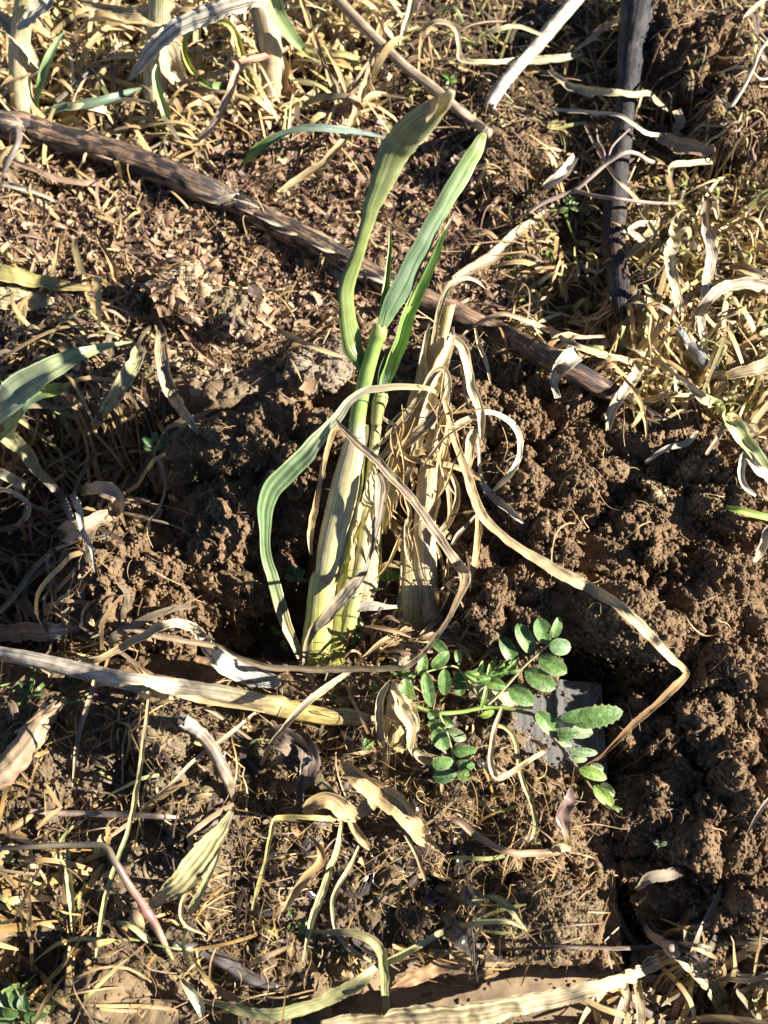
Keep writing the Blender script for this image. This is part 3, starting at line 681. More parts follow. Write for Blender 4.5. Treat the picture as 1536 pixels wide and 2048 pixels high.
def ribbon(pts, cols, cup=.25, th=.00016, roll=0.0, wave=.25, ribs=0, K=None, edge=1.0, rag=None, crk=None,  tip=True, rev=False, bag=None, sub=.0011):
    _seed[0] += 1; rng = np.random.RandomState(_seed[0])
    c_ = cols[len(cols) // 2][1] if isinstance(cols, list) else cols; green = c_[1] > c_[0] * 1.02
    ribs = ribs * 1.7 if ribs and not green else ribs
    K = K or (15 if ribs > 3 else 9); rag = rag if rag is not None else (.03 if green else .10); crk = crk if crk is not None else (.02 if green else .07)
    P, W = resolve(pts)
    rl = np.radians(np.interp(np.linspace(0, 1, len(P)), [r[0] for r in roll], [r[1] for r in roll])) if isinstance(roll, list) else np.full(len(P), math.radians(roll))
    P, X, s = spline(P, np.stack([W, rl], 1), sub); W = np.maximum(X[:, 0], .00012)
    L = np.concatenate([[0], np.cumsum(np.linalg.norm(np.diff(P, axis=0), axis=1))])
    o = rng.rand(3) * 50
    ln = np.stack([L * 70, L * 0, L * 0], 1) + o
    W = W * (1 + (.04 if green else .16) * perlin(ln * 2.3 + 44))
    rollv = X[:, 1] + (wave * perlin(ln) * 1.2 + (0 if green else .22) * perlin(ln * 4.5 + 80)) * np.clip(W / .004, .25, 1)
    wob = np.stack([perlin(ln * 1.7 + 9), perlin(ln * 1.7 + 20), perlin(ln * 1.7 + 33)], 1) * np.minimum(.0005 if green else .0009, W * .14)[:, None]
    P = P + wob * sm(0, .05, s)[:, None]
    t, b, n = frames(P, rollv)
    u = np.linspace(-1, 1, K); M = len(P)
    cupv = cup * (1 + .7 * perlin(ln * .8 + 70)); 
    uu = u[None, :] * (1 + rag * perlin(np.stack([L * 260, L * 0 + 3, L * 0], 1) + o)[:, None] * np.sign(u)[None])
    prof = cupv[:, None] * (u[None] ** 2 - .4) * W[:, None] / 2
    if not green:   # creased, crumpled dry tissue
        fold_ = perlin(np.stack([L * 90, L * 0 + 6, L * 0], 1) + o)[:, None]
        prof = prof + W[:, None] * (.16 * fold_ * (np.abs(u[None] - .25 * fold_) - .4) + .05 * perlin(np.stack([np.repeat(L * 420, K), np.tile(u * 2.5, M), np.zeros(M * K)], 1) + o).reshape(M, K))
    else: prof = prof - W[:, None] * .10 * np.exp(-(u[None] / .14) ** 2)
    if ribs: prof = prof + .035 * W[:, None] * np.cos(u[None] * ribs * math.pi)
    crk = perlin(np.stack([np.repeat(L * 120, K), np.tile(u * 1.2, M), np.zeros(M * K)], 1) + o).reshape(M, K) * W[:, None] * crk
    top = P[:, None] + b[:, None] * (uu * W[:, None] / 2)[..., None] + n[:, None] * (prof + crk)[..., None]
    tk = th * np.sqrt(np.clip(1 - u ** 2, 0, 1))[None, :, None]
    bot = top - n[:, None] * tk
    ring = np.concatenate([top, bot[:, ::-1]], 1)
    R = 2 * K
    V = ring.reshape(-1, 3)
    i = np.arange(M - 1)[:, None] * R; j = np.arange(R)[None]; j2 = (j + 1) % R
    Q = np.stack([i + j, i + j2, i + R + j2, i + R + j], -1).reshape(-1, 4)
    q0 = [[k, R - 1 - k, R - 2 - k, k + 1] for k in range(K - 1)]
    q1 = [[(M - 1) * R + k + 1, (M - 1) * R + R - 2 - k, (M - 1) * R + R - 1 - k, (M - 1) * R + k] for k in range(K - 1)]
    Q = np.concatenate([Q, q0, q1])
    C = np.repeat(colour(s, cols, rng)[:, None], R, 1)
    ur = np.concatenate([u, u[::-1]])
    if edge != 1.0: C = C * (1 + (edge - 1) * (np.abs(ur) > .8))[None, :, None]
    LOC = np.stack([np.tile(ur, (M, 1)) * W.mean() / 2 + o[0], np.full((M, R), o[1]), np.repeat(L[:, None], R, 1) + o[2]], -1)
    bag = bag or Bag()
    return bag.add(V, Q, C.reshape(-1, 3), LOC.reshape(-1, 3))
def tube(pts, cols, K=20, flat=1.0, rough=.06, ridges=0, ridge=.04, jag=.3, roll=0.0, bag=None, sub=.0012, split=None):
    _seed[0] += 1; rng = np.random.RandomState(_seed[0])
    P, W = resolve(pts); P, X, s = spline(P, W[:, None], sub); W = np.maximum(X[:, 0], .0001); M = len(P)
    L = np.concatenate([[0], np.cumsum(np.linalg.norm(np.diff(P, axis=0), axis=1))]); o = rng.rand(3) * 50
    ln = np.stack([L * 60, L * 0, L * 0], 1) + o
    P = P + np.stack([perlin(ln), perlin(ln + 9), perlin(ln + 21)], 1) * .0004
    t, b, n = frames(P, np.full(M, math.radians(roll)))
    a = np.linspace(0, 2 * math.pi, K, endpoint=False)
    ca, sa = np.cos(a)[None], np.sin(a)[None]
    q = np.stack([np.repeat(L * 180, K), np.tile(np.cos(a) * 1.6, M), np.tile(np.sin(a) * 1.6, M)], 1) + o
    r = 1 + rough * (fbm(q, 3).reshape(M, K)) + (ridge * np.cos(ridges * a)[None] * (1 + .5 * perlin(q * .4 + 7).reshape(M, K)) if ridges else 0)
    r = r * W[:, None] / 2
    V = P[:, None] + b[:, None] * (ca * r)[..., None] + n[:, None] * (sa * r * flat)[..., None]
    jg = rng.normal(0, jag, K) * W[-1] * .5; V[-1] += t[-1][None] * jg[:, None]
    jg = rng.normal(0, jag, K) * W[0] * .5; V[0] += t[0][None] * jg[:, None]
    V = V.reshape(-1, 3)
    V = np.concatenate([V, [P[0] + t[0] * W[0] * .3], [P[-1] - t[-1] * W[-1] * .3]])
    i = np.arange(M - 1)[:, None] * K; j = np.arange(K)[None]; j2 = (j + 1) % K
    Q = np.stack([i + j, i + j2, i + K + j2, i + K + j], -1).reshape(-1, 4)
    c0, c1 = M * K, M * K + 1
    T = [[c0, (k + 1) % K, k] for k in range(K)] + [[c1, (M - 1) * K + k, (M - 1) * K + (k + 1) % K] for k in range(K)]
    Cc = colour(s, cols, rng); C = np.repeat(Cc[:, None], K, 1).reshape(-1, 3); C = np.concatenate([C, Cc[:1] * .6, Cc[-1:] * .6])
    wm = W.mean() / 2
    LOC = np.stack([np.tile(np.cos(a) * wm, (M, 1)) + o[0], np.tile(np.sin(a) * wm, (M, 1)) + o[1], np.repeat(L[:, None], K, 1) + o[2]], -1).reshape(-1, 3)
    LOC = np.concatenate([LOC, LOC[:1], LOC[-1:]])
    bag = bag or Bag()
    return bag.add(V, Q, C, LOC, T)
def fray(bag, px, py, z, w, n, length, cols, ang=90, spread=25, wz=6):
    """torn fibres standing off a broken end"""
    rng = np.random.RandomState(int(px + py * 3)); 
    for k in range(n):
        a = math.radians(ang + rng.normal(0, spread)); l = length * rng.uniform(.4, 1.2); x0 = px + rng.uniform(-.5, .5) * w
        g = rng.normal(0, .003, 2)
        ribbon([(x0, py + 6, z, wz * rng.uniform(.6, 1.5)), (x0 + l * .5 * math.cos(a), py - l * .5 * math.sin(a), z + .002 + g[0], wz * rng.uniform(.5, 1.2)), (x0 + l * math.cos(a + rng.normal(0, .3)), py - l * math.sin(a), z + .003 + g[1], 1.5)], cols, K=3, bag=bag, wave=.8)
def RB(name, label, cat, pts, cols, mat='straw', group=None, **kw):
    return tag(ribbon(pts, cols, **kw).build(name, mat), label, cat, group)
def TB(name, label, cat, pts, cols, mat='bark', group=None, **kw):
    return tag(tube(pts, cols, **kw).build(name, mat), label, cat, group)
def base_pt(px, py, h=0.0): return tuple(float(v) for v in hit(np.array([px]), np.array([py]), h)[0])
WHT, STR, YST, BST, GST = (.66, .54, .33), (.60, .43, .20), (.58, .47, .20), (.42, .28, .14), (.40, .36, .28)
GRN, LGR, BGR, YGR, DGR = (.14, .25, .07), (.27, .40, .10), (.15, .23, .14), (.42, .46, .14), (.07, .14, .04)

# ======== the living grass plant in the middle
ZS[0] = .76
gp = thing('grass_plant', base_pt(650, 1325), 'tall upright grass plant in the centre with thick pale shoots and green blades reaching up', 'grass plant')
def part(name, bag, mat, parent, label=None):
    o = bag.build(name, mat, parent)
    if label: o['label'] = label
    LAST[name] = o
    return o
def sub(o, host):
    """make part o a piece of part host (both sit at the origin of their thing)"""
    o.parent = host; return o
LAST = {}
PAL = (.52, .48, .22)
# main shoot
b = tube([(634, 1335, -.002, 58), (636, 1290, .008, 64), (641, 1230, .018, 58), (646, 1165, .030, 53), (654, 1150, .033, 49), (664, 1090, .043, 56), (682, 1010, .057, 58), (698, 940, .070, 54), (709, 885, .081, 42), (713, 862, .085, 35)],
         [(0, (.44, .46, .10)), (.22, (.54, .54, .17)), (.38, (.58, .54, .24)), (.42, (.36, .26, .12)), (.47, (.60, .55, .28)), (.8, (.64, .55, .29)), (1, (.68, .62, .40))], K=28, flat=.8, rough=.03, ridges=9, ridge=.012, jag=.15)
part('shoot', b, 'sheath', gp)
b = ribbon([(628, 1165, .0325, 14), (646, 1168, .034, 18), (668, 1166, .0325, 8)], (.30, .2, .08), cup=.1, th=.0004); part('node', b, 'straw', gp)
b = ribbon([(672, 1165, .034, 16), (690, 1080, .047, 24), (708, 1000, .060, 26), (724, 900, .078, 20), (733, 850, .087, 12)], [(0, (.56, .52, .26)), (.6, (.62, .58, .38)), (1, (.66, .62, .46))], cup=.7, roll=20); part('leaf_sheath', b, 'sheath', gp)
b = tube([(713, 872, .084, 32), (720, 812, .094, 31), (733, 745, .107, 29), (746, 700, .115, 28), (753, 678, .119, 30), (757, 664, .122, 34), (760, 652, .124, 26)], [(0, (.60, .60, .40)), (.12, (.22, .36, .09)), (.6, (.21, .35, .08)), (.82, (.26, .38, .10)), (.93, (.46, .46, .16)), (1, (.3, .36, .12))], K=22, rough=.02, ridges=10, ridge=.03); part('stem', b, 'green_leaf', gp)
# foreground blade, close to the lens
b = ribbon([(729, 752, 0.1035, 14), (722, 720, 0.1098, 34), (709, 690, 0.1162, 46), (698, 642, 0.1262, 38), (696, 572, 0.1411, 33), (710, 530, 0.1501, 28), (725, 484, 0.1604, 26), (742, 431, 0.1711, 32), (766, 361, 0.1871, 50), (795, 301, 0.2016, 64), (824, 262, 0.2145, 62), (856, 231, 0.2245, 50), (878, 212, 0.2312, 34), (893, 196, 0.2369, 26), (904, 180, 0.2415, 14)],
           [(0, (.10, .17, .06)), (.15, (.17, .26, .07)), (.45, (.19, .27, .08)), (.65, (.20, .255, .11)), (.78, (.22, .26, .12)), (.86, (.42, .38, .18)), (.93, (.60, .54, .32)), (1, (.70, .63, .42))], cup=-.55, roll=[(0, -25), (.3, -22), (.6, -25), (1, -25)], wave=.1, ribs=3, K=13, rag=.02); part('leaf', b, 'green_leaf', gp, 'broad blurred green blade curving up close to the camera')
b = ribbon([(856, 236, 0.2267, 26), (866, 215, 0.2346, 24), (874, 197, 0.2415, 16), (872, 192, 0.2403, 6)], (.55, .45, .25), cup=.6, roll=30); part('leaf_tip', b, 'straw', gp)
# broad straight leaf
b = ribbon([(756, 664, .121, 20), (770, 640, .124, 30), (798, 588, .131, 44), (830, 522, .139, 42), (858, 468, .146, 38), (887, 414, .152, 37), (921, 356, .159, 38), (950, 308, .165, 33), (962, 280, .168, 24), (969, 267, .170, 10)],
           [(0, (.20, .3, .1)), (.15, (.09, .17, .08)), (.45, (.14, .23, .12)), (.7, (.19, .31, .12)), (1, (.28, .40, .12))], cup=-.35, roll=[(0, -40), (.4, -30), (1, -25)], wave=.1, edge=1.45, K=11, rag=.03); part('leaf', b, 'green_leaf', gp, 'straight grey-green blade with a blunt tip')
b = ribbon([(760, 658, .122, 12), (766, 620, .127, 16), (773, 582, .132, 15), (779, 525, .140, 10), (781, 480, .147, 6), (781, 451, .151, 1.5)], [(0, (.36, .44, .12)), (.8, (.26, .40, .10)), (1, (.36, .26, .2))], cup=1.0, roll=15, edge=1.3); part('leaf', b, 'green_leaf', gp, 'short pointed young leaf')
# second green stem with folded blade
b = tube([(752, 850, .086, 22), (757, 812, .093, 28), (762, 795, .096, 30), (764, 782, .098, 22)], [(0, (.42, .36, .14)), (.6, (.42, .42, .14)), (1, (.3, .4, .1))], K=16, rough=.05); part('node', b, 'sheath', gp)
b = ribbon([(764, 790, .097, 16), (770, 760, .101, 24), (784, 722, .107, 27), (800, 680, .114, 28), (816, 628, .122, 27), (838, 578, .129, 23), (856, 540, .135, 21), (876, 495, .141, 13), (893, 455, .147, 7), (911, 422, .151, 1.5)],
           [(0, (.2, .3, .1)), (.3, (.17, .31, .07)), (.75, (.22, .38, .1)), (.93, (.3, .33, .2)), (1, (.35, .2, .2))], cup=.9, roll=[(0, -20), (1, -20)], wave=.08, edge=1.25); part('leaf', b, 'green_leaf', gp, 'narrow folded blade with a purple tip')
b = ribbon([(822, 612, .125, 4), (846, 556, .134, 13), (868, 508, .140, 12), (890, 458, .148, 2)], (.10, .2, .05), cup=1.0, roll=-35, wave=.05); part('leaf', b, 'green_leaf', gp)
b = ribbon([(752, 800, .096, 8), (762, 772, .100, 24), (766, 740, .105, 26), (778, 712, .109, 18), (782, 700, .111, 4)], (.12, .2, .1), cup=.6, roll=-20); part('leaf_sheath', b, 'green_leaf', gp)
ZS[0] = .68
# pale stem under the second node
b = tube([(690, 1270, .014, 34), (712, 1180, .030, 34), (730, 1080, .046, 28), (740, 985, .062, 24), (748, 900, .078, 22), (753, 848, .087, 20)], [(0, (.40, .42, .12)), (.4, (.56, .5, .28)), (.8, (.52, .5, .24)), (1, (.42, .38, .14))], K=18, flat=.8, rough=.04, ridges=7, ridge=.02); part('shoot', b, 'sheath', gp)
# bright green inner sheath
b = ribbon([(672, 1190, .030, 22), (678, 1160, .035, 30), (688, 1110, .043, 28), (702, 1068, .050, 24), (724, 1034, .056, 22), (737, 1008, .060, 8)], [(0, (.34, .44, .10)), (.4, (.34, .5, .10)), (.8, (.42, .52, .16)), (1, (.55, .55, .3))], cup=.9, th=.0005); part('leaf_sheath', b, 'sheath', gp)
b = ribbon([(700, 1060, .052, 8), (712, 1010, .061, 12), (722, 960, .070, 9), (730, 900, .081, 4)], (.36, .5, .12), cup=.6); part('leaf_sheath', b, 'sheath', gp)
b = tube([(668, 1335, .000, 44), (674, 1280, .010, 46), (684, 1220, .020, 44), (694, 1160, .031, 40), (706, 1110, .040, 26)], [(0, (.34, .38, .08)), (.5, (.42, .44, .12)), (1, (.54, .5, .22))], K=20, flat=.8, rough=.05, ridges=6, ridge=.03); part('shoot', b, 'sheath', gp)
b = tube([(712, 1215, .020, 50), (725, 1170, .028, 56), (732, 1140, .034, 50), (746, 1060, .048, 34), (760, 980, .063, 18)], [(0, (.34, .28, .14)), (.3, (.52, .42, .26)), (.6, (.62, .5, .30)), (1, (.62, .54, .32))], K=20, flat=.7, rough=.08, ridges=8, ridge=.04); fray(b, 724, 1180, .030, 50, 9, 22, (.6, .5, .3), ang=-80); part('dry_sheath', b, 'straw', gp)
b = ribbon([(745, 1165, .030, 22), (752, 1120, .038, 20), (756, 1060, .048, 16), (766, 1010, .057, 14), (778, 960, .066, 10)], [(0, (.36, .42, .10)), (.6, (.44, .48, .12)), (1, (.55, .5, .25))], cup=.9, th=.0008); part('leaf_sheath', b, 'sheath', gp)
b = ribbon([(702, 1180, .031, 26), (714, 1110, .043, 34), (728, 1040, .055, 34), (742, 980, .066, 30), (754, 945, .072, 18)], [(0, (.36, .24, .14)), (.5, (.52, .38, .22)), (1, (.6, .5, .34))], cup=.6, roll=-15); part('dry_sheath', b, 'straw', gp)
ZS[0] = .76
# left leaf: arches out of the clump, green, then spotted, tip resting on the soil
b = ribbon([(876, 790, .096, 3), (862, 779, .103, 9), (820, 773, .106, 12), (765, 777, .106, 14), (728, 783, .104, 15), (700, 802, .100, 17), (678, 830, .095, 22), (650, 862, .089, 30), (612, 905, .080, 38), (572, 945, .071, 44), (545, 980, .064, 42), (530, 1020, .056, 34), (530, 1065, .048, 25), (532, 1110, .040, 22), (546, 1160, .031, 26), (558, 1205, .023, 26), (576, 1255, .015, 22), (596, 1305, .008, 16), (612, 1345, .004, 12), (630, 1378, 1.002, 12), (636, 1384, 1.001, 4)],
           [(0, STR), (.2, (.60, .54, .38)), (.3, (.36, .42, .26)), (.42, (.15, .24, .11)), (.58, (.11, .20, .08)), (.72, (.15, .22, .09)), (.8, (.42, .36, .18)), (.9, (.52, .46, .22)), (1, (.42, .24, .12))], cup=.35, roll=[(0, 0), (.25, 20), (.4, 35), (.55, 30), (.7, 25), (1, 0)], wave=.25, ribs=5, edge=1.25); part('leaf', b, 'green_leaf', gp, 'curled half-withered green leaf arching down to the left')
# grey dry blade in front of the shoots
b = ribbon([(754, 945, .078, 10), (760, 965, .076, 26), (758, 1005, .070, 24), (751, 1060, .062, 18), (741, 1105, .054, 12), (728, 1140, .049, 14), (704, 1172, .045, 26), (676, 1204, .040, 26), (646, 1240, .033, 24), (624, 1266, .027, 17), (612, 1295, .020, 12), (608, 1330, .012, 10)], [(0, (.38, .30, .2)), (.35, (.26, .22, .17)), (.55, (.34, .28, .2)), (1, (.32, .25, .16))], cup=.4, roll=[(0, 0), (.4, 60), (.55, 10), (1, 30)], ribs=4); part('dry_leaf', b, 'straw_striped', gp)
b = ribbon([(678, 828, .094, 4), (664, 870, .086, 12), (650, 915, .077, 11), (637, 975, .065, 13), (626, 1030, .055, 14), (620, 1075, .046, 13), (622, 1110, .040, 5)], [(0, STR), (1, (.5, .38, .2))], cup=.6, roll=25); part('dry_leaf', b, 'straw', gp)

ZS[0] = .76
# ======== the long folded straw, from the clump down to its kink and away to the left
RB('folded_straw', 'long dark-striped folded straw crossing in front of the stems and running left to the ground', 'dry straw',
   [(672, 838, .094, 3.4), (684, 856, .093, 11.0), (722, 894, .092, 14.4), (777, 945, .089, 17.8), (824, 998, .085, 16.1), (863, 1050, .080, 17.8), (894, 1097, .075, 17.8), (916, 1128, .071, 20.4), (928, 1145, 0.0951, 23.8), (930, 1160, 0.0923, 22.1), (921, 1186, 0.0855, 17.0), (904, 1222, 0.0759, 11.0), (880, 1262, 0.0649, 10.2), (851, 1300, 0.0540, 10.2), (826, 1326, 0.0458, 10.2), (808, 1336, 0.0431, 10.2), (780, 1336, 0.0403, 11.9), (675, 1338, 0.0321, 12.8), (600, 1337, 0.0280, 12.8), (538, 1334, 0.0253, 12.8), (480, 1316, 0.0239, 11.9), (425, 1291, 0.0239, 11.0), (325, 1274, 0.0266, 11.9), (270, 1258, 0.0266, 11.0), (235, 1254, 0.0239, 8.5), (205, 1266, 0.0212, 6.0), (180, 1277, 0.0184, 2.5)],
   [(0, (.40, .30, .18)), (.2, (.46, .36, .24)), (.38, (.36, .25, .14)), (.5, (.40, .33, .2)), (.6, (.26, .2, .13)), (.8, (.34, .26, .16)), (1, (.45, .36, .24))], 'straw_striped', cup=.45, roll=[(0, 0), (.3, 5), (.36, 30), (.5, 10), (1, 0)], wave=.12, ribs=4)
ZS[0] = .85
RB('long_straw', 'long straw arching right from the dried stalks over the clods to a sharp brown kink', 'dry straw',
   [(884, 790, .084, 3.0), (893, 815, .082, 11.1), (905, 862, .078, 13.3), (918, 905, .074, 14.8), (930, 940, .071, 17.8), (943, 978, .068, 20.7), (958, 1022, .064, 19.2), (980, 1050, .062, 18.5), (1008, 1074, .061, 17.8), (1045, 1100, .060, 20.7), (1078, 1122, .059, 22.9), (1112, 1140, .058, 24.4), (1148, 1158, .057, 24.4), (1185, 1177, .056, 22.9), (1218, 1198, .055, 22.9), (1250, 1222, .053, 21.5), (1278, 1248, .051, 20.7), (1302, 1272, .049, 19.2), (1323, 1297, .047, 18.5), (1346, 1320, .045, 16.3), (1366, 1338, .043, 14.8), (1372, 1348, .042, 14.8), (1360, 1362, .041, 17.8), (1338, 1382, .039, 17.8), (1308, 1410, .035, 15.5), (1278, 1438, .031, 14.8), (1248, 1466, .027, 11.8), (1222, 1494, .022, 8.9), (1198, 1516, .018, 5.9), (1168, 1532, .016, 2.2)],
   [(0, (.6, .46, .2)), (.2, (.52, .38, .2)), (.4, (.58, .46, .27)), (.62, (.66, .56, .34)), (.72, (.52, .36, .18)), (.85, (.44, .28, .13)), (1, (.3, .15, .07))], 'straw', cup=.5, roll=[(0, 0), (.3, 15), (.5, -10), (.7, 20), (1, 0)], wave=.12, ribs=4)

# ======== the dried stalks right of the green plant
ZS[0] = .64
dp = thing('dried_stalks', base_pt(830, 1270), 'clump of broken cream stalks with curling dry leaves, just right of the green plant', 'dry grass plant')
CRM = (.66, .46, .19)
def stalk(pts, cols, n=0, **kw):
    b = tube(pts, cols, K=24, rough=.07, ridges=9, ridge=.035, **kw)
    return b
b = stalk([(818, 1275, .010, 46), (820, 1230, .018, 50), (821, 1171, .029, 47), (820, 1120, .038, 40), (816, 1085, .045, 28)], [(0, (.60, .52, .22)), (.5, (.64, .54, .26)), (1, CRM)], flat=.75)
fray(b, 817, 1095, .044, 30, 10, 75, CRM, ang=100, spread=12, wz=9); part('stalk', b, 'straw', dp)
b = ribbon([(838, 1275, .012, 22), (836, 1200, .026, 24), (838, 1140, .037, 16), (838, 1110, .042, 3)], (.70, .64, .48), cup=.8, roll=25); part('leaf_sheath', b, 'straw', dp)
b = stalk([(860, 1262, .014, 34), (860, 1240, .018, 42), (866, 1232, .020, 44), (862, 1215, .023, 40), (855, 1160, .033, 44), (850, 1130, .038, 50), (848, 1060, .050, 44), (853, 985, .063, 42), (864, 900, .078, 34), (872, 845, .088, 24)], [(0, (.4, .32, .2)), (.12, (.64, .54, .36)), (.5, (.66, .54, .33)), (1, (.66, .52, .28))], flat=.75)
fray(b, 858, 1235, .019, 30, 6, 24, STR, ang=-90, spread=14); part('stalk', b, 'straw', dp)
b = ribbon([(842, 1150, .038, 10), (850, 1080, .050, 24), (866, 1000, .064, 34), (880, 920, .077, 36), (886, 860, .088, 28), (884, 815, .095, 14)], [(0, BST), (.4, (.56, .42, .22)), (1, (.62, .48, .26))], cup=.8, roll=10, ribs=4); fray(b, 868, 930, .078, 30, 8, 90, (.54, .38, .18), ang=82, spread=12, wz=6); part('leaf_sheath', b, 'straw', dp)
# slanting bundle rising to the yellow stub
b = stalk([(760, 1060, .046, 28), (772, 1010, .054, 40), (790, 955, .064, 46), (812, 895, .075, 50), (834, 830, .087, 50), (852, 775, .097, 50), (868, 725, .106, 48), (882, 690, .113, 44), (890, 668, .117, 26)], [(0, (.6, .5, .26)), (.5, CRM), (1, (.68, .6, .42))], flat=.6); part('stalk', b, 'straw', dp)
for q in ([(768, 1050, .050, 14), (796, 960, .068, 22), (828, 862, .087, 26), (848, 790, .100, 24), (846, 730, .111, 16), (852, 664, .121, 3)], [(800, 985, .066, 12), (836, 880, .086, 22), (862, 790, .103, 26), (890, 715, .117, 24), (905, 672, .122, 8)], [(750, 930, .070, 10), (790, 880, .080, 18), (830, 800, .094, 18), (850, 700, .112, 14), (862, 640, .120, 2)]):
    b = ribbon(q, [(0, (.6, .5, .3)), (1, WHT)], cup=.8, roll=np.random.RandomState(int(q[0][0])).uniform(-25, 25)); part('leaf_sheath', b, 'straw', dp)
b = tube([(884, 680, .115, 20), (892, 645, .121, 21), (900, 612, .126, 20)], [(0, (.56, .42, .2)), (1, (.66, .54, .24))], K=14, jag=.35, ridges=5, ridge=.05); part('stalk', b, 'straw', dp, 'yellow broken stub at the top of the stalks')
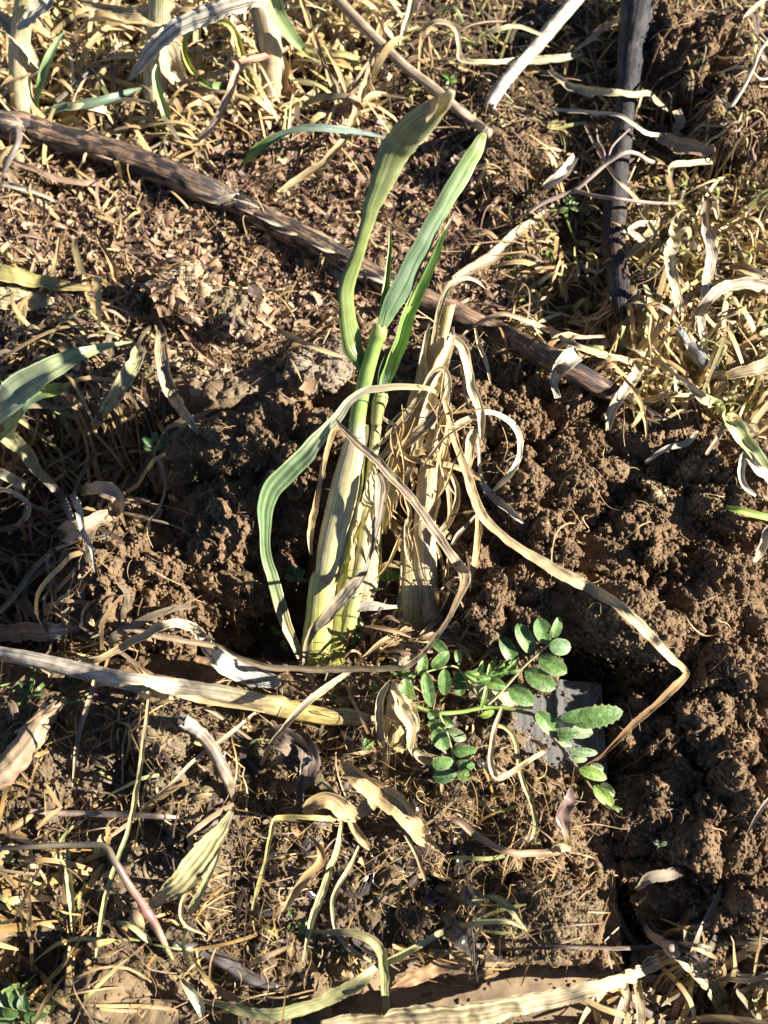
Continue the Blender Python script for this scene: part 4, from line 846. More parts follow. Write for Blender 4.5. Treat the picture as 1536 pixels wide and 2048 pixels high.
DL = [  # dry leaves of the clump
 ([(858, 745, .108, 6.6), (863, 722, .112, 9.8), (868, 680, .118, 10.7), (874, 640, .124, 11.5), (884, 600, .130, 11.5), (896, 575, .133, 12.3), (912, 562, .134, 12.3), (932, 556, .133, 9.8), (950, 560, .131, 7.4), (964, 568, .128, 6.6), (972, 578, .126, 1.6)], [(0, STR), (1, (.6, .52, .36))], 20, 'straw'),
 ([(896, 688, .116, 6.6), (906, 678, .118, 16.4), (918, 688, .116, 19.7), (930, 708, .112, 20.5), (936, 740, .106, 18.0), (942, 775, .099, 19.7), (954, 805, .093, 19.7), (962, 835, .087, 18.0), (964, 866, .081, 9.8), (962, 880, .078, 2.5)], [(0, WHT), (1, (.66, .58, .38))], 25, 'straw'),
 ([(920, 692, .112, 4.1), (926, 750, .102, 4.9), (932, 800, .093, 5.7), (948, 825, .087, 4.1), (956, 838, .085, 1.6)], WHT, 30, 'straw'),
 ([(868, 905, .079, 8.2), (890, 880, .082, 12.3), (915, 850, .085, 12.3), (945, 834, .086, 11.5), (966, 826, .086, 11.5), (992, 828, .084, 10.7), (1018, 842, .080, 12.3), (1034, 862, .076, 13.9), (1040, 890, .071, 12.3), (1036, 920, .066, 10.7), (1022, 945, .062, 13.1), (1005, 965, .059, 12.3), (986, 982, .057, 4.9)], [(0, STR), (.5, (.7, .66, .52)), (1, (.64, .58, .4))], 20, 'straw'),
 ([(940, 990, .056, 6.6), (936, 940, .064, 16.4), (940, 895, .072, 20.5), (948, 866, .078, 16.4), (955, 868, .079, 8.2), (958, 900, .074, 6.6), (960, 945, .066, 7.4), (970, 975, .061, 13.1), (990, 996, .058, 17.2), (1015, 1018, .055, 16.4), (1038, 1038, .052, 9.8), (1050, 1050, .050, 1.6)], [(0, STR), (.4, (.66, .6, .42)), (1, (.72, .68, .56))], 20, 'straw'),
 ([(742, 905, .092, 7.4), (775, 872, .098, 10.7), (808, 838, .104, 13.1), (835, 800, .110, 13.9), (856, 765, .115, 13.9), (868, 746, .117, 14.8), (882, 738, .118, 14.8), (893, 750, .117, 14.8), (894, 780, .112, 16.4), (884, 808, .107, 18.0), (862, 838, .101, 21.3), (834, 868, .095, 23.0), (806, 893, .090, 19.7), (784, 912, .086, 11.5), (770, 925, .084, 3.3)], [(0, (.5, .4, .22)), (.5, (.42, .32, .19)), (.8, (.46, .36, .2)), (1, (.36, .27, .16))], 25, 'straw_striped'),
 ([(957, 1010, .062, 6.6), (958, 1035, .058, 13.9), (956, 1075, .051, 13.9), (950, 1115, .044, 11.5), (944, 1150, .038, 9.8), (940, 1190, .031, 7.4), (935, 1225, .024, 6.6), (932, 1250, .020, 2.5)], [(0, (.56, .36, .16)), (1, (.6, .44, .2))], 20, 'straw'),
 ([(884, 900, .080, 8.2), (890, 950, .072, 10.7), (898, 995, .064, 9.8), (900, 1030, .058, 8.2), (894, 1050, .054, 8.2)], STR, 25, 'straw'),
 ([(896, 935, .074, 6.6), (908, 960, .069, 9.8), (916, 985, .064, 10.7), (914, 1012, .060, 13.1), (900, 1040, .055, 14.8), (884, 1060, .051, 9.8), (872, 1070, .049, 2.5)], [(0, STR), (1, (.66, .58, .4))], -20, 'straw'),
 ([(862, 1050, .052, 7.4), (882, 1060, .050, 12.3), (900, 1075, .046, 9.8), (890, 1058, .050, 3.3)], STR, 20, 'straw'),
 ([(780, 885, .084, 4.9), (815, 915, .082, 11.5), (860, 925, .082, 11.5), (902, 932, .078, 10.7), (940, 945, .073, 9.8), (962, 958, .070, 8.2), (970, 964, .069, 1.6)], [(0, STR), (1, (.55, .4, .2))], 15, 'straw'),
 ([(776, 965, .070, 4.9), (800, 935, .076, 11.5), (826, 912, .080, 13.1), (850, 905, .082, 9.8), (872, 920, .080, 3.3)], STR, 20, 'straw'),
 ([(904, 1090, .050, 6.6), (916, 1070, .051, 8.2), (936, 1048, .052, 7.4), (952, 1030, .054, 4.1)], (.6, .5, .34), 20, 'straw'),
 ([(872, 1090, .046, 6.6), (885, 1130, .039, 8.2), (888, 1165, .033, 7.4), (886, 1185, .029, 2.5)], (.62, .46, .22), 20, 'straw'),
 ([(897, 1110, .042, 5.7), (894, 1145, .036, 7.4), (888, 1172, .031, 2.5)], (.62, .46, .22), -20, 'straw'),
 ([(945, 1160, .040, 4.9), (962, 1170, .037, 7.4), (974, 1200, .031, 8.2), (974, 1235, .026, 5.7), (970, 1252, .023, 1.6)], (.6, .44, .22), 20, 'straw'),
 ([(888, 1187, .034, 4.9), (925, 1178, .037, 5.7), (965, 1166, .039, 4.9), (1008, 1150, .040, 1.6)], (.46, .33, .2), 10, 'straw'),
 ([(760, 1135, .036, 8.2), (778, 1128, .039, 13.1), (800, 1130, .039, 12.3), (812, 1136, .038, 4.9)], (.56, .42, .2), 10, 'straw'),
 ([(806, 1130, .040, 8.2), (806, 1165, .034, 9.8), (798, 1200, .027, 8.2), (785, 1235, .020, 6.6), (778, 1250, .017, 2.5)], (.66, .58, .34), 20, 'straw'),
 ([(712, 1220, .028, 11.5), (728, 1213, .030, 18.0), (752, 1211, .031, 18.0), (775, 1214, .031, 9.8), (795, 1214, .031, 5.7)], [(0, (.42, .34, .24)), (.5, (.68, .64, .54)), (1, (.66, .6, .44))], 10, 'straw'),
 ([(716, 1226, .022, 4.1), (730, 1255, .019, 6.6), (760, 1262, .018, 8.2), (790, 1245, .021, 8.2), (806, 1222, .025, 6.6)], (.5, .38, .24), 20, 'straw'),
 ([(790, 1100, .046, 6.6), (808, 1060, .052, 9.8), (820, 1030, .057, 9.0), (812, 1000, .062, 6.6), (806, 985, .064, 2.5)], STR, -20, 'straw'),
 ([(760, 830, .090, 4.9), (790, 850, .087, 8.2), (815, 838, .09, 4.9)], WHT, 10, 'straw'),
 ([(868, 860, .092, 13.1), (882, 824, .098, 18.0), (892, 806, .101, 16.4), (900, 830, .098, 11.5), (892, 880, .090, 13.1), (880, 930, .082, 14.8), (872, 985, .072, 11.5), (868, 1010, .067, 3.3)], [(0, (.6, .5, .3)), (.5, (.64, .48, .22)), (1, (.56, .42, .22))], 15, 'straw'),
]
for q, cc, ro, mt in DL:
    b = ribbon(q, cc, cup=.5, roll=[(0, 0), (.4, ro), (1, -ro)], wave=.35, ribs=3); part('dry_leaf', b, mt, dp)
b = Bag(); rs = np.random.RandomState(31)
for k in range(34):   # papery shreds peeling off the stalks
    x = rs.uniform(770, 905); y = rs.uniform(800, 1090); l = rs.uniform(40, 120); a = rs.normal(-92, 16) if rs.rand() < .7 else rs.normal(60, 30); z = .134 - .070 * (y - 668) / 400 + rs.uniform(0, .010)
    dx, dy = math.cos(math.radians(a)), -math.sin(math.radians(a)); w_ = rs.uniform(2.5, 7)
    ribbon([(x, y, z, 2), (x + dx * l * .3 + rs.normal(0, 3), y + dy * l * .3, z - .008 * dy, w_), (x + dx * l * .7 + rs.normal(0, 6), y + dy * l * .7, z - .02 * dy, w_ * .8), (x + dx * l + rs.normal(0, 10), y + dy * l, z - .03 * dy + .002, 1.2)], [CRM, (.56, .37, .15), (.66, .53, .3), (.5, .33, .14)][k % 4], K=5, bag=b, wave=.8, cup=.7)
part('leaf_shreds', b, 'straw', dp)
ZS[0] = 1.0
# brown fibrous husk around the base and the lower stub
b = tube([(816, 1262, .014, 44), (814, 1300, .010, 48), (806, 1345, .004, 46)], [(0, (.5, .36, .22)), (.5, (.66, .55, .36)), (1, (.60, .48, .3))], K=20, rough=.12, ridges=6, ridge=.06); part('stalk', b, 'straw', dp)
b = Bag(); rngh = np.random.RandomState(9)
for k in range(60):
    x = rngh.uniform(760, 930); y = 1278 + rngh.normal(0, 15); l = rngh.uniform(15, 55); a = rngh.normal(0, .5); z = .016 + rngh.uniform(0, .008)
    ribbon([(x - l * math.cos(a), y + l * math.sin(a), z, 2), (x, y - rngh.normal(0, 6), z + .003, rngh.uniform(2, 13)), (x + l * math.cos(a), y - l * math.sin(a) + rngh.normal(0, 6), z, 2)], [(.24, .14, .08), (.36, .23, .12), (.50, .37, .2), (.18, .1, .06)][k % 4], K=5, bag=b, wave=1.2, cup=.8)
part('husk', b, 'litter', dp, 'ring of brown shredded husk around the foot of the stalks')

ZS[0] = 1.35
sb = thing('straw_stub', base_pt(788, 1545), 'yellowish torn straw stub with flaking husk, below the broken cream stalks', 'straw stub')
b = tube([(806, 1365, .020, 42), (800, 1400, .019, 46), (794, 1450, .017, 52), (790, 1500, .013, 46), (787, 1550, .008, 34)], [(0, (.6, .48, .32)), (.4, (.58, .46, .24)), (1, (.60, .50, .16))], K=22, rough=.10, ridges=8, ridge=.05, flat=.8)
fray(b, 790, 1548, .008, 34, 14, 40, OCHRE, ang=-90, spread=35, wz=3); part('stub', b, 'straw', sb)
for q, cc in (([(768, 1545, .016, 4), (772, 1510, .018, 12), (764, 1460, .022, 20), (758, 1420, .026, 16), (768, 1385, .030, 16), (780, 1360, .032, 3)], (.62, .50, .28)),
              ([(786, 1378, .028, 12), (806, 1420, .028, 30), (824, 1455, .026, 22), (820, 1490, .023, 14), (812, 1510, .02, 3)], (.64, .52, .3)),
              ([(798, 1390, .027, 16), (812, 1410, .026, 34), (832, 1440, .023, 14), (836, 1470, .02, 3)], (.66, .56, .34)),
              ([(816, 1440, .022, 8), (822, 1490, .022, 18), (846, 1515, .020, 22), (876, 1520, .016, 20), (895, 1530, .013, 5)], (.56, .46, .28)),
              ([(770, 1590, .010, 3), (772, 1550, .013, 10), (776, 1500, .016, 12), (788, 1450, .022, 8)], (.58, .44, .22))):
    b = ribbon(q, cc, cup=.7, roll=20, wave=.7, rag=.18); part('husk_flake', b, 'straw', sb)

ZS[0] = 1.0

# ======== vetch
def leaflet(cx, cy, a, w, ang, z, colr, fold=.35, serr=0.0, curl=.2, K=9, M=15, tilt=(0, 0)):
    """one oval leaflet; centre and half-length a, half-width w in px, ang in degrees, image up = 90"""
    _seed[0] += 1; rng = np.random.RandomState(_seed[0])
    c = at(cx, cy, z); dep = (c - CAM) @ FWD; sc = dep / FPX
    s = np.linspace(-1, 1, M); u = np.linspace(-1, 1, K)
    prof = np.clip(1 - np.abs(s) ** 2.3, 0, 1) ** .62 * (1 - .12 * s)
    if serr: prof = prof * (1 + serr * np.where(np.arange(M) % 3 == 0, 1, -.5) * (s > -.2)) 
    S, U = np.meshgrid(s, u, indexing='ij')
    X = S * a * sc; Y = U * w * sc * prof[:, None]
    Z = fold * np.abs(U) * w * sc * prof[:, None] - curl * a * sc * S ** 2 + .022 * w * sc * np.cos(S * 19 - np.abs(U) * 5 + rng.rand() * 6) * (np.abs(U) < .98) * (np.abs(U) > .02)
    r = math.radians(ang); tx, ty = tilt[0] + rng.normal(0, .12), tilt[1] + rng.normal(0, .12)
    ex = np.array([1, 0, 0]) * math.cos(r) + UPV * math.sin(r); ey = -np.array([1, 0, 0]) * math.sin(r) + UPV * math.cos(r); ez = N0
    n2 = ez + ex * tx + ey * ty; n2 /= np.linalg.norm(n2); ex = ex - n2 * (ex @ n2); ex /= np.linalg.norm(ex); ey = np.cross(n2, ex)
    V = c + X[..., None] * ex + Y[..., None] * ey + Z[..., None] * n2
    ii = np.arange(M * K).reshape(M, K); Q = np.stack([ii[:-1, :-1], ii[1:, :-1], ii[1:, 1:], ii[:-1, 1:]], -1).reshape(-1, 4)
    C = np.tile(np.array(colr) * (1 + rng.normal(0, .06)), (M, K, 1))
    C[:, K // 2] *= 1.25; C = C * (1 + .22 * perlin(np.stack([(X / sc / 9).ravel(), (Y / sc / 7).ravel(), np.full(M * K, cx)], 1)).reshape(M, K, 1)) + np.array([.10, .06, 0]) * (perlin(np.stack([(X / sc / 12).ravel(), (Y / sc / 12).ravel(), np.full(M * K, cy)], 1)).reshape(M, K, 1) > .42); C[:, 0] = C[:, 0] * .6 + np.array([.4, .42, .25]) * .4; C[:, -1] = C[:, 0]
    LOC = np.stack([Y, X * .5, X], -1) + rng.rand(3) * 9
    b = Bag(); b.add(V.reshape(-1, 3), Q, C.reshape(-1, 3), LOC.reshape(-1, 3)); return b
VG, VD, VP, VB = (.145, .26, .075), (.08, .16, .04), (.36, .46, .25), (.25, .38, .08)
def cx_(p): return 760 + p[0] / 3.072, 1200 + p[1] / 3.072
vp = thing('vetch_plant', base_pt(830, 1420), 'leafy green vetch with paired oval leaflets spreading over the spade and soil', 'vetch plant')
def vstem(name, pts, cols, z0, z1, w0=15, w1=10):
    n = len(pts); q = [(*cx_(p), z0 + (z1 - z0) * i / (n - 1), (w0 + (w1 - w0) * i / (n - 1)) / 3.072) for i, p in enumerate(pts)]
    return part(name, tube(q, cols, K=10, rough=.05, ridges=4, ridge=.1), 'green_leaf', vp)
VS = [vstem('stem', [(180, 640), (280, 680), (370, 700), (500, 690), (640, 662), (760, 665), (880, 690), (950, 715), (1040, 820), (1130, 930), (1220, 1040), (1290, 1150), (1370, 1240), (1470, 1305)], [(0, (.22, .34, .1)), (.38, (.22, .36, .09)), (.5, (.30, .2, .14)), (.7, (.32, .24, .18)), (1, (.22, .2, .1))], .022, .026, 30, 12)]
VS.append(vstem('leaf_stalk', [(655, 645), (720, 590), (800, 500), (880, 410), (960, 340), (1045, 265)], (.42, .46, .24), .026, .040, 22, 12))
VS.append(vstem('leaf_stalk', [(640, 660), (560, 520), (470, 412), (370, 418), (260, 450), (130, 482)], (.32, .42, .16), .024, .030, 15, 10))
VS.append(vstem('leaf_stalk', [(365, 700), (400, 780), (425, 860), (450, 960), (465, 1060)], (.36, .42, .2), .024, .026, 14, 9))
LF = [ (897, 245, 110, 46, -64, .038, VG), (1002, 195, 88, 52, -76, .041, VG), (1083, 172, 70, 30, 72, .042, (.2, .33, .12)), (1110, 287, 70, 50, 2, .041, (.2, .32, .14)), (1062, 400, 92, 56, -32, .038, VG), (987, 490, 105, 60, -30, .035, VG), (795, 320, 98, 44, -58, .034, VD), (870, 587, 84, 54, -36, .031, VG),
 (158, 567, 86, 54, 86, .034, VG), (297, 555, 100, 42, -80, .033, VG), (398, 510, 80, 43, -82, .034, VG), (262, 395, 70, 31, 76, .032, VG), (372, 370, 72, 40, 48, .033, VG), (368, 285, 62, 34, -42, .028, VD), (480, 355, 44, 22, -75, .029, VD), (488, 520, 72, 38, -76, .024, VD), (115, 430, 66, 40, -40, .026, VD), (175, 470, 40, 28, 0, .027, VG),
 (374, 858, 74, 50, -58, .031, VG), (350, 770, 56, 35, -20, .028, VG), (328, 712, 42, 30, -50, .027, VD), (385, 1000, 68, 44, 8, .030, VG), (395, 1078, 74, 48, 18, .028, (.12, .22, .08)), (520, 927, 72, 43, 2, .030, VG), (526, 1012, 60, 38, 2, .029, VG), (515, 1077, 46, 35, -12, .028, VG), (470, 830, 66, 36, -30, .023, (.22, .28, .14)), (410, 745, 50, 30, -40, .023, VD),
 (1022, 758, 92, 46, -46, .031, (.11, .2, .05)), (640, 600, 72, 15, 82, .033, VB), (1260, 700, 150, 40, 12, .036, VG), (1155, 830, 62, 26, 2, .032, VD), (1140, 882, 44, 22, -20, .028, VP), (1255, 935, 92, 28, 0, .029, (.17, .26, .12)), (1222, 978, 52, 22, 0, .026, VP), (1312, 1068, 88, 34, -26, .028, VB), (1335, 1030, 44, 30, -20, .026, VP), (1378, 1206, 90, 40, -42, .027, VB), (1398, 1168, 52, 36, -32, .025, VP), (1435, 1275, 58, 13, -14, .024, VD), (660, 700, 44, 22, 20, .024, VB) ]
for li, (cx, cy, a, w_, an, z, cc) in enumerate(LF):
    X, Y = cx_((cx, cy)); jr = np.random.RandomState(int(cx)); lf = part('leaflet', leaflet(X, Y, a / 3.072 * jr.uniform(1.0, 1.12), w_ / 3.072 * jr.uniform(.95, 1.15), an + jr.normal(0, 4), z, cc, fold=.3 if a > 60 else .5), 'vetch_leaf', vp); sub(lf, VS[1] if li < 8 else VS[2] if li < 18 else VS[3] if li < 28 else VS[0])
X, Y = cx_((1335, 715)); part('leaflet', leaflet(X, Y, 54, 22, 10, .037, VG, fold=.15, serr=.14, M=25), 'vetch_leaf', vp, 'large serrated folded leaflet')
X, Y = cx_((1185, 785)); part('leaflet', leaflet(X, Y, 42, 21, -15, .031, VP, fold=-.2), 'vetch_leaf', vp, 'pale upturned leaf underside')
rngv = np.random.RandomState(4)
for k, (x, y, a, w_, an) in enumerate([(600, 440, 62, 25, 30), (690, 400, 55, 15, 62), (720, 420, 60, 15, 50), (755, 410, 60, 15, 40), (790, 430, 55, 18, 18), (650, 470, 72, 28, -8), (700, 512, 78, 38, -16), (742, 452, 60, 18, 28), (620, 410, 42, 14, 68), (812, 400, 48, 14, 48), (565, 455, 50, 20, 0), (670, 430, 40, 14, 80), (640, 495, 50, 18, 20), (580, 480, 60, 14, -30), (830, 440, 44, 12, 10)]):
    X, Y = cx_((x, y)); part('leaflet', leaflet(X, Y, a / 3.072, w_ / 3.072, an, .029 + .0006 * k, [(.14, .26, .06), (.2, .36, .08), (.26, .4, .14)][k % 3], fold=.9, curl=.35), 'vetch_leaf', vp)

# small weed seedlings
def seedling(label, px, py, n, size, colr, h=.004, seed=1, up=0.0):
    t = thing('weed_seedling', base_pt(px, py), label, 'seedling', 'small green weeds in the soil'); rg = np.random.RandomState(seed)
    zz = base_pt(px, py)[2]
    b = tube([(px, py + 4, zz, 3), (px + rg.normal(0, 3), py - up * 10, zz + h * .6, 3), (px + rg.normal(0, 4), py - up * 24, zz + h, 2)], colr, K=6); part('stem', b, 'green_leaf', t)
    for k in range(n):
        an = rg.uniform(0, 360) if not up else rg.normal(90, 45); d = size * rg.uniform(.5, 1.3)
        q = (px + d * math.cos(math.radians(an)), py - d * math.sin(math.radians(an)) - up * 14)
        part('leaf', leaflet(q[0], q[1], size * rg.uniform(.6, .95), size * rg.uniform(.25, .5), an, zz + h + rg.uniform(0, .003), np.array(colr) * rg.uniform(.8, 1.2), fold=.5), 'vetch_leaf', t)
seedling('tiny seedling in the shade between the curled leaf tip and the pale shoots', 562, 1270, 6, 17, (.16, .30, .08), .008, 1)
seedling('dark feathery seedling directly left of the main pale shoot', 592, 1170, 8, 17, (.08, .17, .05), .012, 2, up=.8)
seedling('bright small seedling under the folded straw, right of the shoot bases', 750, 1380, 4, 12, (.20, .34, .08), .008, 3)
seedling('tiny seedling left of the torn straw stub', 733, 1510, 6, 14, (.16, .30, .08), .008, 4, up=.7)
seedling('seedling behind the brown husk at the foot of the shoots', 712, 1265, 6, 14, (.11, .22, .06), .010, 5)
seedling('leafy seedling in the gap left of the cream stalks', 775, 1175, 7, 16, (.10, .22, .05), .012, 6, up=.9)
seedling('small weed in the dark corner below the bottom left stalk', 60, 1385, 7, 16, (.05, .11, .03), .006, 7)
seedling('dark weed under the left end of the pale lying stalk', 140, 1372, 6, 15, (.05, .11, .03), .006, 17)
seedling('low weed left of the dark charred stick, under the pinkish runner', 1140, 415, 9, 12, (.10, .17, .05), .006, 8)
seedling('tiny weed near the top left of the thin brown stick', 900, 160, 7, 11, (.16, .26, .07), .005, 9)
seedling('shaded seedling in the hollow left of the half-shaded clod', 310, 905, 6, 18, (.08, .17, .06), .012, 10, up=.6)
seedling('small leafy weed in the dark crack by the lower blade edge', 1320, 1690, 5, 10, (.05, .09, .035), .006, 11)
seedling('green weed in the bottom left corner of the picture', 50, 2030, 6, 26, (.06, .12, .03), .008, 12)
seedling('small weed half buried near the dark wet leaves', 596, 1840, 5, 16, (.12, .22, .06), .006, 13)

# ======== sticks and woody stalks
LG = 'dead woody stalks lying on the ground'
lg = thing('fallen_stalk', base_pt(480, 420), 'thick weathered brown stalk lying diagonally across the upper half from the left edge', 'dead stalk', LG)
b = tube([(-30, 246, 1.010, 50), (40, 252, 1.011, 57), (70, 262, 1.011, 52), (200, 296, 1.011, 50), (330, 344, 1.011, 53), (400, 376, 1.012, 53), (450, 396, 1.012, 45), (474, 402, 1.012, 22)],
         [(0, (.10, .075, .06)), (.3, (.24, .155, .095)), (.6, (.16, .10, .065)), (1, (.15, .12, .09))], K=34, rough=.07, ridges=13, ridge=.05, jag=.6); part('stalk', b, 'bark', lg)
b = tube([(462, 402, 1.008, 34), (480, 412, 1.008, 45), (560, 452, 1.009, 48), (640, 492, 1.009, 46), (760, 560, 1.009, 46), (850, 600, 1.009, 45), (930, 636, 1.008, 45), (1010, 672, 1.008, 43), (1090, 712, 1.007, 45), (1170, 756, 1.006, 41), (1240, 796, 1.005, 38), (1310, 842, 1.003, 31)],
         [(0, (.3, .2, .12)), (.4, (.26, .17, .11)), (.75, (.2, .11, .06)), (1, (.14, .09, .06))], K=34, rough=.06, ridges=15, ridge=.05, jag=.4); part('stalk', b, 'bark', lg)
b = ribbon([(404, 398, 1.013, 4), (430, 402, 1.014, 10), (458, 396, 1.017, 12), (478, 388, 1.016, 4)], (.42, .36, .28), cup=.8, wave=.6); sub(part('bark_flake', b, 'litter', lg), LAST['stalk'])
rngb = np.random.RandomState(12)
for k in range(12):
    t_ = rngb.uniform(.03, .95); x = t_ * 1180; y = np.interp(x, [0, 200, 400, 640, 930, 1180], [252, 296, 376, 492, 636, 760]) + rngb.uniform(-20, 26); l = rngb.uniform(14, 46)
    b = ribbon([(x - l, y - l * .42, 1.012, 2), (x - l * .3, y - l * .14, 1.018, rngb.uniform(5, 12)), (x + l * .4, y + l * .18, 1.018, rngb.uniform(4, 10)), (x + l, y + l * .42 + rngb.normal(0, 3), 1.015, 2)], [(.34, .25, .17), (.1, .07, .05), (.4, .34, .26)][k % 3], cup=.7, wave=.6, rag=.25); sub(part('bark_flake', b, 'litter', lg), LAST['stalk'])
b = tube([(28, 250, 1.016, 22), (38, 268, 1.022, 14), (34, 290, 1.022, 13), (18, 318, 1.018, 13), (4, 350, 1.010, 10)], (.26, .22, .18), K=10, rough=.15); sub(part('side_twig', b, 'bark_clean', lg), LAST['stalk'])
b = tube([(-6, 240, 1.016, 26), (20, 246, 1.020, 34), (42, 252, 1.018, 22)], (.3, .22, .16), K=14, rough=.25); sub(part('knot', b, 'bark', lg), LAST['stalk'])

cs = thing('charred_stick', base_pt(1240, 400), 'thick blackened stick running down from the top edge to a broken charred end', 'dead stick', LG)
b = tube([(1283, -30, 1.018, 72), (1272, 40, 1.017, 60.2), (1262, 100, 1.015, 51.6), (1255, 180, 1.013, 43.0), (1246, 260, 1.012, 39.6), (1236, 340, 1.011, 41.3), (1230, 410, 1.010, 44.7), (1228, 480, 1.010, 46.4), (1232, 540, 1.009, 46.4), (1240, 590, 1.008, 43.0), (1244, 628, 1.006, 37.8)],
         [(0, (.03, .027, .03)), (.3, (.026, .023, .026)), (.6, (.024, .021, .02)), (.75, (.06, .034, .025)), (1, (.018, .017, .024))], K=34, rough=.06, ridges=17, ridge=.05, jag=.5); part('stick', b, 'charred', cs)
b = tube([(1262, 440, 1.006, 6), (1268, 500, 1.006, 10), (1274, 560, 1.006, 9), (1278, 592, 1.005, 4)], (.05, .045, .045), K=8, rough=.2); sub(part('splinter', b, 'charred', cs), LAST['stick'])

TB('broken_stick', 'pale whitish broken stick pointing down left from the top edge', 'dead stick', [(1166, -14, 1.016, 28), (1128, 28, 1.016, 27), (1088, 74, 1.015, 28), (1056, 112, 1.014, 24), (1028, 142, 1.013, 23), (1000, 178, 1.012, 25), (978, 214, 1.009, 22)], [(0, (.60, .54, .42)), (.7, (.62, .58, .48)), (1, (.5, .48, .44))], 'bark_clean', LG, K=22, rough=.10, ridges=7, ridge=.06, jag=.5)
TB('thin_stick', 'thin brown stick slanting from the top edge to the tip of the straight green blade', 'dead stick', [(668, -10, 1.020, 22), (716, 42, 1.018, 21), (766, 92, 1.016, 20), (812, 134, 1.015, 19), (862, 172, 1.014, 19), (912, 216, 1.012, 19), (958, 252, 1.010, 18), (974, 266, 1.009, 22)], [(0, (.34, .25, .17)), (1, (.44, .34, .24))], 'bark_clean', LG, K=18, rough=.05, ridges=7, ridge=.05)
pl = thing('lying_stalk', base_pt(350, 1375), 'long pale stalk lying from the left edge to the foot of the grass plant', 'dead stalk', LG)
b = tube([(-30, 1302, 1.014, 28), (60, 1318, 1.014, 30), (180, 1346, 1.014, 34), (270, 1366, 1.013, 36), (350, 1376, 1.012, 38), (420, 1384, 1.011, 36), (480, 1396, 1.010, 35), (535, 1408, 1.009, 38), (560, 1412, 1.009, 44), (575, 1418, 1.008, 38), (640, 1430, 1.007, 34), (700, 1434, 1.006, 34), (745, 1442, 1.004, 24)],
         [(0, (.56, .48, .38)), (.4, (.54, .46, .34)), (.6, (.54, .42, .2)), (.8, (.50, .38, .12)), (1, (.36, .28, .14))], K=26, rough=.08, ridges=8, ridge=.035, jag=.4); part('stalk', b, 'bark_clean', pl)
for q in ([(235, 1368, 1.026, 6), (290, 1382, 1.028, 16), (340, 1394, 1.025, 10), (365, 1400, 1.022, 3)], [(352, 1392, 1.028, 5), (400, 1400, 1.028, 14), (470, 1412, 1.024, 10), (530, 1424, 1.02, 3)], [(80, 1334, 1.026, 4), (100, 1346, 1.026, 10), (98, 1356, 1.022, 3)], [(275, 1384, 1.02, 4), (292, 1392, 1.02, 18), (300, 1384, 1.026, 5)]):
    b = ribbon(q, (.46, .36, .2), cup=.8, wave=.9, rag=.25); sub(part('bark_flake', b, 'litter', pl), LAST['stalk'])
TB('broken_wood', 'short splintered brown wood piece at the left edge below the pale lying stalk', 'dead stick', [(-30, 1572, 1.008, 50), (20, 1530, 1.010, 52), (60, 1478, 1.011, 48), (88, 1436, 1.010, 40), (112, 1408, 1.008, 24)], [(0, (.30, .21, .14)), (.6, (.44, .32, .2)), (1, (.34, .25, .15))], 'bark_clean', LG, K=24, rough=.22, ridges=9, ridge=.09, jag=.9)
TB('bent_twig', 'rough grey broken twig bent over in the middle of the lower left', 'twig', [(366, 1444, 1.016, 24), (392, 1462, 1.017, 26), (420, 1490, 1.016, 24), (440, 1524, 1.014, 24), (456, 1560, 1.011, 20), (468, 1600, 1.005, 12)], [(0, (.50, .46, .38)), (.4, (.4, .33, .24)), (1, (.24, .18, .12))], 'bark_clean', LG, K=16, rough=.3, ridges=5, ridge=.12, jag=.6)
TB('short_twig', 'short brownish twig lying level, left of the wet mud lumps', 'twig', [(56, 1622, 1.006, 9), (140, 1627, 1.007, 13), (230, 1628, 1.007, 13), (320, 1631, 1.006, 11), (352, 1634, 1.004, 6)], (.36, .27, .2), 'bark_clean', LG, K=12, rough=.12)
TB('rotten_stick', 'dark grey rotten stick half sunk in wet mud near the bottom', 'dead stick', [(342, 1890, 1.004, 16), (400, 1902, 1.005, 26), (450, 1926, 1.005, 28), (500, 1956, 1.004, 26), (556, 1976, 1.002, 12)], (.14, .12, .11), 'wet_leaf', LG, K=18, rough=.15, ridges=5, ridge=.06)
TB('grey_stick', 'short weathered blue-grey stick at the right, below the charred stick', 'dead stick', [(1354, 656, 1.012, 16), (1375, 686, 1.012, 26), (1402, 718, 1.011, 28), (1432, 746, 1.009, 18)], (.24, .24, .26), 'bark_clean', LG, K=16, rough=.15, ridges=7, ridge=.08, jag=.6)
TB('twig', 'thin dark twig among the pale straws at the upper left', 'twig', [(110, 205, 1.012, 11), (150, 168, 1.014, 11), (190, 136, 1.013, 9), (232, 98, 1.012, 6)], (.2, .17, .14), 'bark_clean', LG, K=8, rough=.15)

